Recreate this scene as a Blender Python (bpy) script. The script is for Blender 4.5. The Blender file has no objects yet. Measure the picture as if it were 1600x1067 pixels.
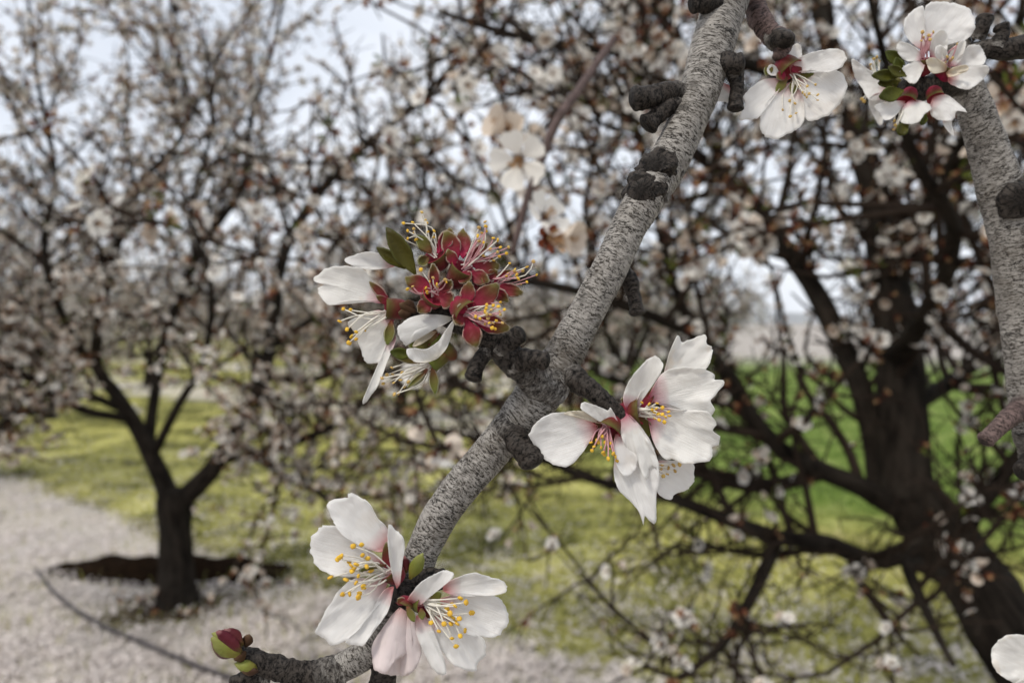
import bpy, math, random
import numpy as np
from mathutils import Vector, Matrix, noise

random.seed(7); rng = np.random.default_rng(7)
scene = bpy.context.scene
col = scene.collection

# ------------------------------------------------------------------ camera
LENS = 26.0; FPX = 1600 * LENS / 36.0
CAM = np.array([0.0, 0.0, 1.6]); HORIZON = 505.0
PITCH = math.atan((533.5 - HORIZON) / FPX)
CR = np.array([1.0, 0, 0]); CF = np.array([0, math.cos(PITCH), -math.sin(PITCH)]); CU = np.array([0, math.sin(PITCH), math.cos(PITCH)])
cam_data = bpy.data.cameras.new('camera'); cam = bpy.data.objects.new('camera', cam_data); col.objects.link(cam)
cam.location = CAM; cam.rotation_euler = (math.pi / 2 - PITCH, 0, 0)
cam_data.lens = LENS; cam_data.sensor_width = 36; cam_data.clip_start = 0.01; cam_data.clip_end = 9000
cam_data.dof.use_dof = True; cam_data.dof.focus_distance = 0.172; cam_data.dof.aperture_fstop = 14.5
scene.camera = cam

# ------------------------------------------------------------------ sky, sun, exposure
SUN_EL, SUN_AZ = math.radians(54), math.radians(222)         # azimuth from +Y towards +X: behind the camera
world = bpy.data.worlds.new('World'); scene.world = world; world.use_nodes = True
nt = world.node_tree; nt.nodes.clear()
def wn(t, **k):
    n = nt.nodes.new(t)
    for a, b in k.items(): setattr(n, a, b)
    return n
wout = wn('ShaderNodeOutputWorld'); wbg = wn('ShaderNodeBackground')
sky = wn('ShaderNodeTexSky', sky_type='NISHITA', sun_disc=False, sun_elevation=SUN_EL, sun_rotation=SUN_AZ, dust_density=3.0)
wtc = wn('ShaderNodeTexCoord'); wno = wn('ShaderNodeTexNoise'); wno.inputs['Scale'].default_value = 2.2; wno.inputs['Detail'].default_value = 5
wmap = wn('ShaderNodeMapping'); wmap.inputs['Scale'].default_value = (1, 1, 2.6)
wr = wn('ShaderNodeValToRGB')
wr.color_ramp.elements[0].position = .32; wr.color_ramp.elements[0].color = (4.6, 4.95, 5.55, 1)
wr.color_ramp.elements[1].position = .68; wr.color_ramp.elements[1].color = (6.6, 6.8, 7.2, 1)
wmix = wn('ShaderNodeMix', data_type='RGBA'); wmix.inputs[0].default_value = .9
nt.links.new(wtc.outputs['Generated'], wmap.inputs[0]); nt.links.new(wmap.outputs[0], wno.inputs['Vector'])
nt.links.new(wno.outputs['Fac'], wr.inputs[0]); nt.links.new(sky.outputs[0], wmix.inputs[6]); nt.links.new(wr.outputs[0], wmix.inputs[7])
nt.links.new(wmix.outputs[2], wbg.inputs[0]); wbg.inputs[1].default_value = 0.1; nt.links.new(wbg.outputs[0], wout.inputs[0])
sun_data = bpy.data.lights.new('sun', 'SUN'); sun_data.energy = 1.5; sun_data.angle = math.radians(13); sun_data.color = (1, .95, .86)
sun = bpy.data.objects.new('sun', sun_data); col.objects.link(sun)
sd = Vector((math.sin(SUN_AZ) * math.cos(SUN_EL), math.cos(SUN_AZ) * math.cos(SUN_EL), math.sin(SUN_EL)))
sun.rotation_euler = (-sd).to_track_quat('-Z', 'Y').to_euler(); sun.location = (0, -5, 12)
vs = scene.view_settings; vs.view_transform = 'Standard'; vs.look = 'None'; vs.exposure = 0.74; vs.gamma = 1; vs.use_curve_mapping = False
scene.render.engine = 'CYCLES'; scene.cycles.use_denoising = True; scene.cycles.max_bounces = 6
scene.cycles.diffuse_bounces = 4; scene.cycles.transmission_bounces = 4; scene.cycles.caustics_reflective = False; scene.cycles.caustics_refractive = False

# ------------------------------------------------------------------ helpers: points, meshes, tubes
def P(x, y, d):                                   # photo pixel + distance in metres -> world point
    return CAM + d * (CF + CR * (x - 800) / FPX + CU * (533.5 - y) / FPX)
def G(x, y, z=0.0):                               # photo pixel on the ground -> world point
    v = CF + CR * (x - 800) / FPX + CU * (533.5 - y) / FPX
    return CAM + v * ((z - CAM[2]) / v[2])
def proj(p):
    q = np.asarray(p) - CAM; d = q @ CF
    return 800 + FPX * (q @ CR) / d, 533.5 - FPX * (q @ CU) / d, d

def mesh(name, V, F, mats, fm=None, attrs=None, parent=None, smooth=True, uv=None, link=True):
    """V (n,3); F list of (m,k) index arrays; fm list of material index arrays"""
    V = np.asarray(V, dtype=np.float32)
    if parent is not None: V = V - np.array(world_loc(parent), dtype=np.float32)
    me = bpy.data.meshes.new(name); me.vertices.add(len(V)); me.vertices.foreach_set('co', V.ravel())
    F = [np.asarray(f, dtype=np.int32) for f in F if len(f)]
    loops = np.concatenate([f.ravel() for f in F]); tot = np.concatenate([np.full(len(f), f.shape[1], dtype=np.int32) for f in F])
    start = np.concatenate([[0], np.cumsum(tot)[:-1]]).astype(np.int32)
    me.loops.add(len(loops)); me.loops.foreach_set('vertex_index', loops)
    me.polygons.add(len(tot)); me.polygons.foreach_set('loop_start', start); me.polygons.foreach_set('loop_total', tot)
    if fm is not None: me.polygons.foreach_set('material_index', np.concatenate([np.asarray(x, dtype=np.int32) for x in fm]))
    me.polygons.foreach_set('use_smooth', np.full(len(tot), smooth))
    for m in mats: me.materials.append(m)
    for k, v in (attrs or {}).items():
        v = np.asarray(v, dtype=np.float32)
        if v.ndim == 1: me.attributes.new(k, 'FLOAT', 'POINT').data.foreach_set('value', v)
        else: me.attributes.new(k, 'FLOAT_VECTOR', 'POINT').data.foreach_set('vector', v.ravel())
    me.update(calc_edges=True); me.validate()
    o = bpy.data.objects.new(name, me)
    if link: col.objects.link(o)
    if parent is not None: o.parent = parent
    return o
_wl = {}
def world_loc(o): return _wl[o.name]
def empty(name, loc, parent=None):
    o = bpy.data.objects.new(name, None); o.empty_display_size = .02; col.objects.link(o); _wl[o.name] = tuple(float(a) for a in loc)
    if parent is not None:
        o.parent = parent; o.location = Vector(_wl[o.name]) - Vector(_wl[parent.name])
    else: o.location = Vector(_wl[o.name])
    return o
def tag(o, label=None, cat=None, group=None, kind=None):
    for k, v in (('label', label), ('category', cat), ('group', group), ('kind', kind)):
        if v: o[k] = v
    return o
def crom(pts, n):                                 # Catmull-Rom resample, columns of any width
    p = np.asarray(pts, float); m = len(p)
    if m == 2: t = np.linspace(0, 1, n)[:, None]; return p[0] * (1 - t) + p[1] * t
    q = np.vstack([2 * p[0] - p[1], p, 2 * p[-1] - p[-2]])
    seg = np.linalg.norm(np.diff(p[:, :min(3, p.shape[1])], axis=0), axis=1); acc = np.concatenate([[0], np.cumsum(seg)])
    s = np.linspace(0, acc[-1], n); i = np.clip(np.searchsorted(acc, s, side='right') - 1, 0, m - 2)
    t = ((s - acc[i]) / np.maximum(seg[i], 1e-9))[:, None]
    a, b, c, d = q[i], q[i + 1], q[i + 2], q[i + 3]
    return .5 * (2 * b + (c - a) * t + (2 * a - 5 * b + 4 * c - d) * t ** 2 + (3 * b - a - 3 * c + d) * t ** 3)
def tube(pts, rad, sides, cap=True):
    p = np.asarray(pts, float); r = np.asarray(rad, float); n = len(p)
    t = np.gradient(p, axis=0); t /= np.linalg.norm(t, axis=1)[:, None] + 1e-12
    ref = np.array([0, 0, 1.0]) if abs(t[0][2]) < .9 else np.array([1.0, 0, 0])
    u = np.cross(ref, t[0]); u /= np.linalg.norm(u); U = [u]
    for i in range(1, n):
        u = U[-1] - t[i] * (U[-1] @ t[i]); U.append(u / (np.linalg.norm(u) + 1e-12))
    U = np.array(U); W = np.cross(t, U)
    a = np.linspace(0, 2 * math.pi, sides, endpoint=False)
    ring = np.cos(a)[None, :, None] * U[:, None] + np.sin(a)[None, :, None] * W[:, None]
    V = (p[:, None] + ring * r[:, None, None]).reshape(-1, 3)
    s = np.concatenate([[0], np.cumsum(np.linalg.norm(np.diff(p, axis=0), axis=1))])
    rm = r.mean()
    B = np.stack([np.cos(a)[None, :] * rm + 0 * s[:, None], np.sin(a)[None, :] * rm + 0 * s[:, None], s[:, None] + 0 * a[None, :]], -1).reshape(-1, 3)
    i = np.arange(n - 1)[:, None] * sides; j = np.arange(sides)[None, :]; k = (j + 1) % sides
    F = np.stack([i + j, i + k, i + sides + k, i + sides + j], -1).reshape(-1, 4)
    T = np.zeros((0, 3), int)
    if cap:
        V = np.vstack([V, p[-1:] + t[-1] * r[-1] * .25]); B = np.vstack([B, [[0, 0, s[-1]]]]); e = (n - 1) * sides; jj = np.arange(sides)
        T = np.stack([e + jj, e + (jj + 1) % sides, np.full(sides, n * sides)], -1)
    return V, F, T, B, ring.reshape(-1, 3)
class Join:
    def __init__(s): s.V = []; s.Q = []; s.T = []; s.B = []; s.n = 0
    def add(s, V, Q, T, B):
        s.V.append(V); s.Q.append(Q + s.n); s.T.append(T + s.n); s.B.append(B); s.n += len(V)
    def build(s, name, mat, parent=None):
        return mesh(name, np.vstack(s.V), [np.vstack(s.Q), np.vstack(s.T)], [mat], attrs={'bark': np.vstack(s.B)}, parent=parent)

# ------------------------------------------------------------------ materials
def material(name):
    m = bpy.data.materials.new(name); m.use_nodes = True; t = m.node_tree; t.nodes.clear(); return m, t
def N(t, typ, ins=None, **k):
    n = t.nodes.new(typ)
    for a, b in k.items(): setattr(n, a, b)
    for a, b in (ins or {}).items():
        if isinstance(b, bpy.types.NodeSocket): t.links.new(b, n.inputs[a])
        else: n.inputs[a].default_value = b
    return n
def ramp(t, fac, stops):
    n = t.nodes.new('ShaderNodeValToRGB'); e = n.color_ramp.elements
    while len(e) < len(stops): e.new(.5)
    for x, (p, c) in zip(e, stops): x.position = p; x.color = (*c, 1) if len(c) == 3 else c
    t.links.new(fac, n.inputs[0]); return n.outputs[0]
def mixc(t, fac, a, b, bt='MIX'):
    n = t.nodes.new('ShaderNodeMix'); n.data_type = 'RGBA'; n.blend_type = bt
    for i, v in ((0, fac), (6, a), (7, b)):
        if isinstance(v, bpy.types.NodeSocket): t.links.new(v, n.inputs[i])
        else: n.inputs[i].default_value = v if i == 0 else (*v, 1)
    return n.outputs[2]
def attr(t, name): return N(t, 'ShaderNodeAttribute', attribute_name=name)
def mth(t, op, a, b=0.0):
    n = t.nodes.new('ShaderNodeMath'); n.operation = op
    for i, v in ((0, a), (1, b)):
        if isinstance(v, bpy.types.NodeSocket): t.links.new(v, n.inputs[i])
        else: n.inputs[i].default_value = v
    return n.outputs[0]
def noise_n(t, vec, scale, detail=4, rough=.55, dist=0.0):
    return N(t, 'ShaderNodeTexNoise', {'Vector': vec, 'Scale': scale, 'Detail': detail, 'Roughness': rough, 'Distortion': dist}).outputs['Fac']
def scaled(t, vec, s): return N(t, 'ShaderNodeMapping', {'Vector': vec, 'Scale': s}).outputs[0]
def principled(t, **ins):
    b = N(t, 'ShaderNodeBsdfPrincipled', {k.replace('_', ' '): v for k, v in ins.items()}); return b
def out(t, s): t.links.new(s, N(t, 'ShaderNodeOutputMaterial').inputs[0])

def bark_close(name, light, dark, patch, ds=(640, 640, 2300)):
    m, t = material(name); a0 = attr(t, 'bark').outputs['Vector']
    wp = N(t, 'ShaderNodeTexNoise', {'Vector': a0, 'Scale': 190.0, 'Detail': 3.0}).outputs['Color']
    wv = N(t, 'ShaderNodeVectorMath', {0: wp, 1: (.5, .5, .5)}, operation='SUBTRACT').outputs[0]
    wv = N(t, 'ShaderNodeVectorMath', {0: wv, 1: (.0022, .0022, .0022)}, operation='MULTIPLY').outputs[0]
    a = N(t, 'ShaderNodeVectorMath', {0: a0, 1: wv}, operation='ADD').outputs[0]
    dash = noise_n(t, scaled(t, a, ds), 1.0, 5, .68, .15)
    fine = noise_n(t, a, 2600, 3, .7)
    mid = noise_n(t, scaled(t, a, (260, 260, 520)), 1.0, 5, .7, .3)
    big = noise_n(t, a0, 75, 4, .6)
    crack = noise_n(t, scaled(t, a, (110, 110, 420)), 1.0, 4, .6, .4)
    sm = N(t, 'ShaderNodeMath', {0: dash, 1: mth(t, 'MULTIPLY', mth(t, 'SUBTRACT', fine, .5), .35)}, operation='ADD').outputs[0]
    c = ramp(t, sm, [(.32, dark), (.42, patch), (.49, tuple(.85 * x for x in light)), (.68, tuple(min(1, 1.3 * x) for x in light))])
    c = mixc(t, ramp(t, mid, [(.52, (0, 0, 0)), (.70, (.6,) * 3)]), c, patch)
    c = mixc(t, ramp(t, big, [(.50, (0, 0, 0)), (.72, (.7,) * 3)]), c, tuple(.75 * x + .012 * k for x, k in zip(patch, (1.3, .8, .3))))
    c = mixc(t, ramp(t, big, [(.30, (.55,) * 3), (.42, (0, 0, 0))]), c, tuple(min(1, 1.25 * x) for x in light))
    ck = ramp(t, mth(t, 'ABSOLUTE', mth(t, 'SUBTRACT', crack, .5)), [(.004, (.9,) * 3), (.016, (0, 0, 0))])
    c = mixc(t, ck, c, dark)
    c = mixc(t, attr(t, 'collar').outputs['Fac'], c, ramp(t, sm, [(.36, (.012, .009, .008)), (.50, (.10, .09, .08)), (.66, (.25, .235, .215))]))
    dn = attr(t, 'dirt').outputs['Fac']
    c = mixc(t, dn, c, (.008, .0065, .0055))
    h = mth(t, 'SUBTRACT', mth(t, 'ADD', mth(t, 'MULTIPLY', dash, .8), mth(t, 'MULTIPLY', mid, 1.1)), mth(t, 'MULTIPLY', ck, .35))
    bp = N(t, 'ShaderNodeBump', {'Strength': .7, 'Distance': .0005, 'Height': h}).outputs[0]
    b = principled(t, Base_Color=c, Roughness=.55, Normal=bp); b.inputs['Specular IOR Level'].default_value = .12
    out(t, b.outputs[0]); return m
M = {}
M['bark_grey'] = bark_close('grey_branch_bark', (.27, .252, .23), (.008, .006, .005), (.065, .056, .047))
M['bark_dark'] = bark_close('dark_spur_bark', (.042, .035, .030), (.0015, .0012, .001), (.007, .0055, .0045), (900, 900, 1300))
M['bark_plum'] = bark_close('plum_twig_bark', (.13, .09, .082), (.010, .007, .007), (.045, .031, .028))
def bark_far(name, c0, c1):
    m, t = material(name); a = attr(t, 'bark').outputs['Vector']
    n = noise_n(t, scaled(t, a, (40, 40, 9)), 1.0, 5, .65); n2 = noise_n(t, a, 5, 3)
    c = ramp(t, n, [(.35, c0), (.7, c1)]); c = mixc(t, ramp(t, n2, [(.5, (0,) * 3), (.75, (.5,) * 3)]), c, (.045, .04, .033))
    bp = N(t, 'ShaderNodeBump', {'Strength': .8, 'Distance': .012, 'Height': n}).outputs[0]
    b = principled(t, Base_Color=c, Roughness=.85, Normal=bp); b.inputs['Specular IOR Level'].default_value = .06; out(t, b.outputs[0]); return m
M['trunk'] = bark_far('almond_trunk_bark', (.006, .0048, .0038), (.040, .032, .025))
M['twig'] = bark_far('almond_twig_bark', (.016, .011, .008), (.050, .036, .027))

def petal_mat(name, base_col, throat, wilt, trans=.42, rough=.45):
    m, t = material(name); tc = N(t, 'ShaderNodeTexCoord').outputs['Object']
    u = attr(t, 'u').outputs['Fac']; v = attr(t, 'v').outputs['Fac']
    oi = N(t, 'ShaderNodeObjectInfo').outputs['Random']
    n1 = noise_n(t, tc, 220, 3)
    uu = mth(t, 'ADD', u, mth(t, 'MULTIPLY', mth(t, 'SUBTRACT', n1, .5), .12))
    c = ramp(t, uu, [(.03, throat), (.14, tuple(.45 * a + .55 * b for a, b in zip(throat, base_col))), (.30, base_col)])
    wv = N(t, 'ShaderNodeCombineXYZ', {0: mth(t, 'MULTIPLY', v, 26.0), 1: mth(t, 'MULTIPLY', u, 2.0), 2: mth(t, 'MULTIPLY', oi, 40.0)}).outputs[0]
    vein = noise_n(t, wv, 1.6, 4, .6)
    c = mixc(t, ramp(t, vein, [(.48, (0,) * 3), (.75, (.45,) * 3)]), c, (.74, .68, .63))
    wn_ = N(t, 'ShaderNodeTexNoise', {'Vector': tc, 'Scale': 95.0, 'Detail': 3.0, 'W': mth(t, 'MULTIPLY', oi, 30.0)}, noise_dimensions='4D').outputs['Fac']
    c = mixc(t, ramp(t, wn_, [(.60, (0,) * 3), (.68, (wilt,) * 3)]), c, (.62, .45, .24))
    edge = ramp(t, mth(t, 'ADD', u, mth(t, 'MULTIPLY', n1, .12)), [(1.0, (0,) * 3), (1.05, (wilt * .6,) * 3)])
    c = mixc(t, edge, c, (.6, .42, .22))
    h = mth(t, 'ADD', vein, mth(t, 'MULTIPLY', noise_n(t, tc, 700, 3), .35))
    bp = N(t, 'ShaderNodeBump', {'Strength': .5, 'Distance': .0005, 'Height': h}).outputs[0]
    b = principled(t, Base_Color=c, Roughness=rough, Normal=bp); b.inputs['Specular IOR Level'].default_value = .22
    tr = N(t, 'ShaderNodeBsdfTranslucent', {'Color': c, 'Normal': bp})
    out(t, N(t, 'ShaderNodeMixShader', {0: trans, 1: b.outputs[0], 2: tr.outputs[0]}).outputs[0]); return m
M['petal'] = petal_mat('white_petal', (.87, .855, .825), (.55, .05, .13), .45)
M['petal_clean'] = petal_mat('fresh_white_petal', (.875, .862, .845), (.62, .22, .22), .10)
M['petal_plain'] = petal_mat('pale_petal', (.87, .86, .84), (.80, .76, .66), .15)
M['petal_pink'] = petal_mat('blush_petal', (.84, .75, .74), (.72, .45, .42), .1)
M['petal_cream'] = petal_mat('cream_petal', (.82, .76, .64), (.62, .40, .24), .6)

def leafy(name, stops, edge=None, trans=.25, rough=.45, fuzz=0.0):
    m, t = material(name); u = attr(t, 'u').outputs['Fac']; tc = N(t, 'ShaderNodeTexCoord').outputs['Object']
    n1 = noise_n(t, tc, 400, 3)
    c = ramp(t, mth(t, 'ADD', u, mth(t, 'MULTIPLY', mth(t, 'SUBTRACT', n1, .5), .5)), stops)
    oi = N(t, 'ShaderNodeObjectInfo').outputs['Random']
    c = mixc(t, mth(t, 'MULTIPLY', oi, .45), c, (.07, .035, .012))
    if edge: c = mixc(t, ramp(t, attr(t, 'rim').outputs['Fac'], [(.95, (0,) * 3), (1.0, (.38,) * 3)]), c, edge)
    bp = N(t, 'ShaderNodeBump', {'Strength': .5, 'Distance': .0005, 'Height': noise_n(t, tc, 900, 3)}).outputs[0]
    b = principled(t, Base_Color=c, Roughness=rough, Normal=bp); b.inputs['Specular IOR Level'].default_value = .14
    if fuzz: b.inputs['Sheen Weight'].default_value = fuzz * .3
    tr = N(t, 'ShaderNodeBsdfTranslucent', {'Color': c})
    out(t, N(t, 'ShaderNodeMixShader', {0: trans, 1: b.outputs[0], 2: tr.outputs[0]}).outputs[0]); return m
M['sepal_red'] = leafy('maroon_sepal', [(.0, (.34, .01, .06)), (.40, (.22, .012, .035)), (.68, (.13, .03, .016)), (.92, (.12, .10, .025))], (.60, .52, .42), .2, .5, .3)
M['sepal_green'] = leafy('green_sepal', [(.0, (.19, .05, .03)), (.35, (.14, .11, .03)), (1., (.14, .17, .03))], (.62, .6, .45), .25, .5, .3)
M['leaf'] = leafy('young_leaf', [(.0, (.12, .13, .02)), (.5, (.075, .085, .012)), (1., (.04, .05, .008))], (.10, .12, .03), .3, .35)
M['bud_scale'] = leafy('brown_bud_scale', [(.0, (.03, .016, .01)), (.6, (.06, .03, .017)), (1., (.11, .07, .04))], None, .05, .6)
M['bud_red'] = leafy('maroon_bud', [(.0, (.10, .09, .02)), (.3, (.09, .014, .02)), (.8, (.075, .008, .018)), (1., (.30, .14, .14))], None, .1, .4)
M['bud_green'] = leafy('lime_bud', [(.0, (.2, .16, .03)), (.5, (.26, .30, .06)), (1., (.35, .38, .12))], None, .2, .4)
def plain(name, c, rough=.5, trans=0.0, spec=.2):
    m, t = material(name); tc = N(t, 'ShaderNodeTexCoord').outputs['Object']
    cc = mixc(t, noise_n(t, tc, 900, 2), tuple(.7 * x for x in c), tuple(min(1, 1.25 * x) for x in c))
    cc = mixc(t, mth(t, 'MULTIPLY', N(t, 'ShaderNodeObjectInfo').outputs['Random'], .0 if trans else .4), cc, tuple(x * k for x, k in zip(c, (.75, .6, .9))))
    b = principled(t, Base_Color=cc, Roughness=rough); b.inputs['Specular IOR Level'].default_value = spec; s = b.outputs[0]
    if trans: s = N(t, 'ShaderNodeMixShader', {0: trans, 1: s, 2: N(t, 'ShaderNodeBsdfTranslucent', {'Color': cc}).outputs[0]}).outputs[0]
    out(t, s); return m
M['anther'] = plain('yellow_anther', (.66, .42, .05), .7, 0, .1); M['anther_old'] = plain('ochre_anther', (.52, .36, .12), .7, 0, .1)
M['fil'] = plain('pale_filament', (.84, .78, .70), .4, .3); M['fil_pink'] = plain('pink_filament', (.64, .36, .38), .4, .3)
M['throat'] = plain('dark_red_throat', (.26, .02, .035), .5)
M['drop'] = None

# far blossoms: plain shaders, one per pigment
def simple(name, c, trans=.25, rough=.6, var=.18):
    m, t = material(name); geo = N(t, 'ShaderNodeNewGeometry').outputs['Position']
    k = noise_n(t, geo, 9.0, 2)
    cc = mixc(t, k, tuple(max(0, x * (1 - var)) for x in c), tuple(min(1, x * (1 + var)) for x in c))
    b = principled(t, Base_Color=cc, Roughness=rough); b.inputs['Specular IOR Level'].default_value = .08; s = b.outputs[0]
    if trans: s = N(t, 'ShaderNodeMixShader', {0: trans, 1: s, 2: N(t, 'ShaderNodeBsdfTranslucent', {'Color': cc}).outputs[0]}).outputs[0]
    out(t, s); return m
M['f_petal'] = simple('far_petal', (.80, .77, .715), .28)
M['f_blush'] = simple('far_blush_petal', (.60, .52, .44), .2)
M['f_calyx'] = simple('far_calyx', (.085, .025, .016), .1)
M['f_spent'] = simple('far_spent_calyx', (.17, .05, .026), .1)
M['f_stamen'] = simple('far_stamen', (.40, .25, .13), .15)
M['f_leaf'] = simple('far_leaf', (.09, .11, .02), .25)
FMATS = [M['f_petal'], M['f_blush'], M['f_calyx'], M['f_spent'], M['f_stamen'], M['f_leaf']]

# ------------------------------------------------------------------ ground
def sstep(a, b, x): t = np.clip((x - a) / (b - a), 0, 1); return t * t * (3 - 2 * t)
def wob(x, y): return .35 * np.sin(1.3 * x + .7 * y + 1) + .25 * np.sin(2.9 * x - 1.7 * y) + .15 * np.sin(5.1 * y + 3.7 * x)
def rown(x, y): return (x - .58) * .61 + (y - 3.3) * .79
def petals_at(x, y):                              # share of the ground under fallen petals
    n = rown(x, y) + .3 * wob(x, y)
    a = sstep(.35, -.35, n) * (.90 + .1 * np.sin(3.1 * x + 2 * np.sin(2.3 * y)) * np.sin(3.7 * y + 1))
    left = sstep(1.0, -1.5, x - .12 * y)
    b = (sstep(4.6, 5.2, n) * sstep(7.6, 6.9, n) + sstep(10.5, 11.2, n) * sstep(14, 13.2, n) + sstep(17, 17.7, n) * sstep(21, 20, n)) * left
    c = .40 * sstep(3.2, .2, n)
    return np.clip(np.maximum(np.maximum(a, .9 * b), c), 0, 1)
def field_at(x, y): return sstep(2.6, 4.2, rown(x, y) + .3 * wob(x, y)) * sstep(.4, 1.6, x - .02 * y)
def height_at(x, y):
    r = np.hypot(x, y); near = sstep(40, 6, r)
    return near * (.016 * np.sin(2.1 * x + .6 * y) + .014 * np.sin(3.3 * y - 1.1 * x) + .008 * np.sin(7.7 * x + 5.1 * y))
g = np.linspace(-1, 1, 241); gx = np.sign(g) * (np.abs(g) * 9 + 4200 * np.abs(g) ** 9)
gy = gx + 4.0
X, Y = np.meshgrid(gx, gy); n_ = len(g)
V = np.stack([X, Y, height_at(X, Y)], -1).reshape(-1, 3)
i = np.arange(n_ - 1)[:, None] * n_ + np.arange(n_ - 1)[None, :]
F = np.stack([i, i + 1, i + n_ + 1, i + n_], -1).reshape(-1, 4)
m, t = material('orchard_floor'); geo = N(t, 'ShaderNodeNewGeometry').outputs['Position']
pa = attr(t, 'petals').outputs['Fac']; fa = attr(t, 'field').outputs['Fac']; hz = attr(t, 'beige_haze').outputs['Fac']; so = attr(t, 'soil').outputs['Fac']
nb = noise_n(t, geo, 1.6, 5, .6); nf = noise_n(t, geo, 16, 5, .7); nv = noise_n(t, geo, 48, 3, .7)
grass = ramp(t, mth(t, 'ADD', mth(t, 'MULTIPLY', nb, .5), mth(t, 'MULTIPLY', nf, .5)), [(.40, (.035, .036, .010)), (.48, (.19, .185, .055)), (.55, (.42, .40, .12)), (.66, (.52, .48, .25))])
fld = ramp(t, mth(t, 'ADD', mth(t, 'MULTIPLY', nb, .6), mth(t, 'MULTIPLY', nf, .4)), [(.38, (.045, .07, .014)), (.5, (.11, .165, .03)), (.62, (.24, .28, .09))])
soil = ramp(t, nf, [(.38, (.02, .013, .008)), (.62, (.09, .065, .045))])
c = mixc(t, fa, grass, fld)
c = mixc(t, hz, c, ramp(t, nb, [(.35, (.30, .27, .24)), (.65, (.42, .39, .36))]))  # beige field far off, with distance haze painted into its colour
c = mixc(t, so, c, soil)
pm = ramp(t, mth(t, 'ADD', mth(t, 'MULTIPLY', nv, .55), mth(t, 'ADD', mth(t, 'MULTIPLY', nf, .45), mth(t, 'MULTIPLY', mth(t, 'SUBTRACT', pa, .62), .42))), [(.47, (0,) * 3), (.54, (1,) * 3)])
pm = mth(t, 'MULTIPLY', mth(t, 'MULTIPLY', pm, .6), mth(t, 'GREATER_THAN', pa, .04))
c = mixc(t, pm, c, (.62, .57, .545))
bp = N(t, 'ShaderNodeBump', {'Strength': .7, 'Distance': .03, 'Height': nf}).outputs[0]
out(t, principled(t, Base_Color=c, Roughness=.9, Normal=bp, **{'Specular IOR Level': .05}).outputs[0])
LT = np.array([G(275, 942)[0], G(275, 942)[1]])       # left tree foot
RT = np.array([P(1775, 1330, 2.25)[0], P(1775, 1330, 2.25)[1]])
rr = np.hypot(X - LT[0], (Y - LT[1]) * 1.3)
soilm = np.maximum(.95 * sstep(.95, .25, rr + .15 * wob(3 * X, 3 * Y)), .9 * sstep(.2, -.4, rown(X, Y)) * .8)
pet = petals_at(X, Y) * (1 - .55 * sstep(.8, .2, rr))
rfar = np.hypot(X, Y)
ground = mesh('ground', V, [F], [m], attrs={'petals': pet.ravel(), 'field': field_at(X, Y).ravel(), 'beige_haze': (sstep(26, 42, rfar + 2 * wob(.2 * X, .2 * Y)) * sstep(-6, 4, X)).ravel(), 'soil': soilm.ravel()})
tag(ground, 'orchard floor of grass, bare soil and fallen white petals', kind='structure')

# distant hills
hx = np.linspace(-2600, 3200, 160); hv = []
for k, yy in enumerate((1500, 1700, 2100)):
    hh = np.array([[0, 1, .3][k] * (22 + 12 * math.sin(x * .0021 + .6) + 7 * math.sin(x * .0063) + 3 * noise.noise(Vector((x * .01, 0, 0)))) for x in hx])
    hv.append(np.stack([hx, np.full_like(hx, yy), hh - 1], -1))
i = np.arange(159); F = np.concatenate([np.stack([i + k * 160, i + 1 + k * 160, i + 161 + k * 160, i + 160 + k * 160], -1) for k in (0, 1)])
m, t = material('hill_grey'); geo = N(t, 'ShaderNodeNewGeometry').outputs['Position']
out(t, principled(t, Base_Color=ramp(t, noise_n(t, geo, .02, 4), [(.35, (.22, .23, .24)), (.65, (.32, .33, .34))]), Roughness=.9).outputs[0])
tag(mesh('distant_hills', np.vstack(hv), [F], [m]), 'low grey hills along the horizon beyond the green field', kind='structure')

# soil ledge behind the left tree
pl = [(40, 906, .005), (75, 902, .022), (130, 902, .05), (200, 903, .07), (275, 904, .075), (340, 903, .06), (395, 904, .035), (438, 908, .004)]
c3 = crom([np.append(G(x, y)[:2], h) for x, y, h in pl], 60); V = []; B = []
for k, (x, y, h) in enumerate(c3):
    for j in range(12):
        a = j / 11; pr = math.sin(min(1, a * 2.6) * math.pi / 2) if a < .38 else max(0, 1 - ((a - .38) / .62) ** 1.5)
        q = noise.noise(Vector((x * 9, y * 9 + a * 3, 1.3)))
        V.append((x + .02 * q, y - .05 + a * .42 + .03 * q, -.03 + (h + .03 + .035 * q) * pr * 1.25)); B.append((x, y + a, h))
i = np.arange(59)[:, None] * 12 + np.arange(11)[None, :]; F = np.stack([i, i + 12, i + 13, i + 1], -1).reshape(-1, 4)
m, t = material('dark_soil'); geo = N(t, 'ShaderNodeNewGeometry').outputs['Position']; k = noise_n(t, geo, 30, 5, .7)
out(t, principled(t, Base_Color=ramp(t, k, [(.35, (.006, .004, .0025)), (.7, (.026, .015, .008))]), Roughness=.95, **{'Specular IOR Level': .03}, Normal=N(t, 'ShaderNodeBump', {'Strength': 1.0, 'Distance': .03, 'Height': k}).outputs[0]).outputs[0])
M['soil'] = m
tag(mesh('soil_ledge', np.array(V), [F], [m]), 'low ledge of dark wet soil behind the forked trunk', 'soil ledge', kind='structure')

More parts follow.
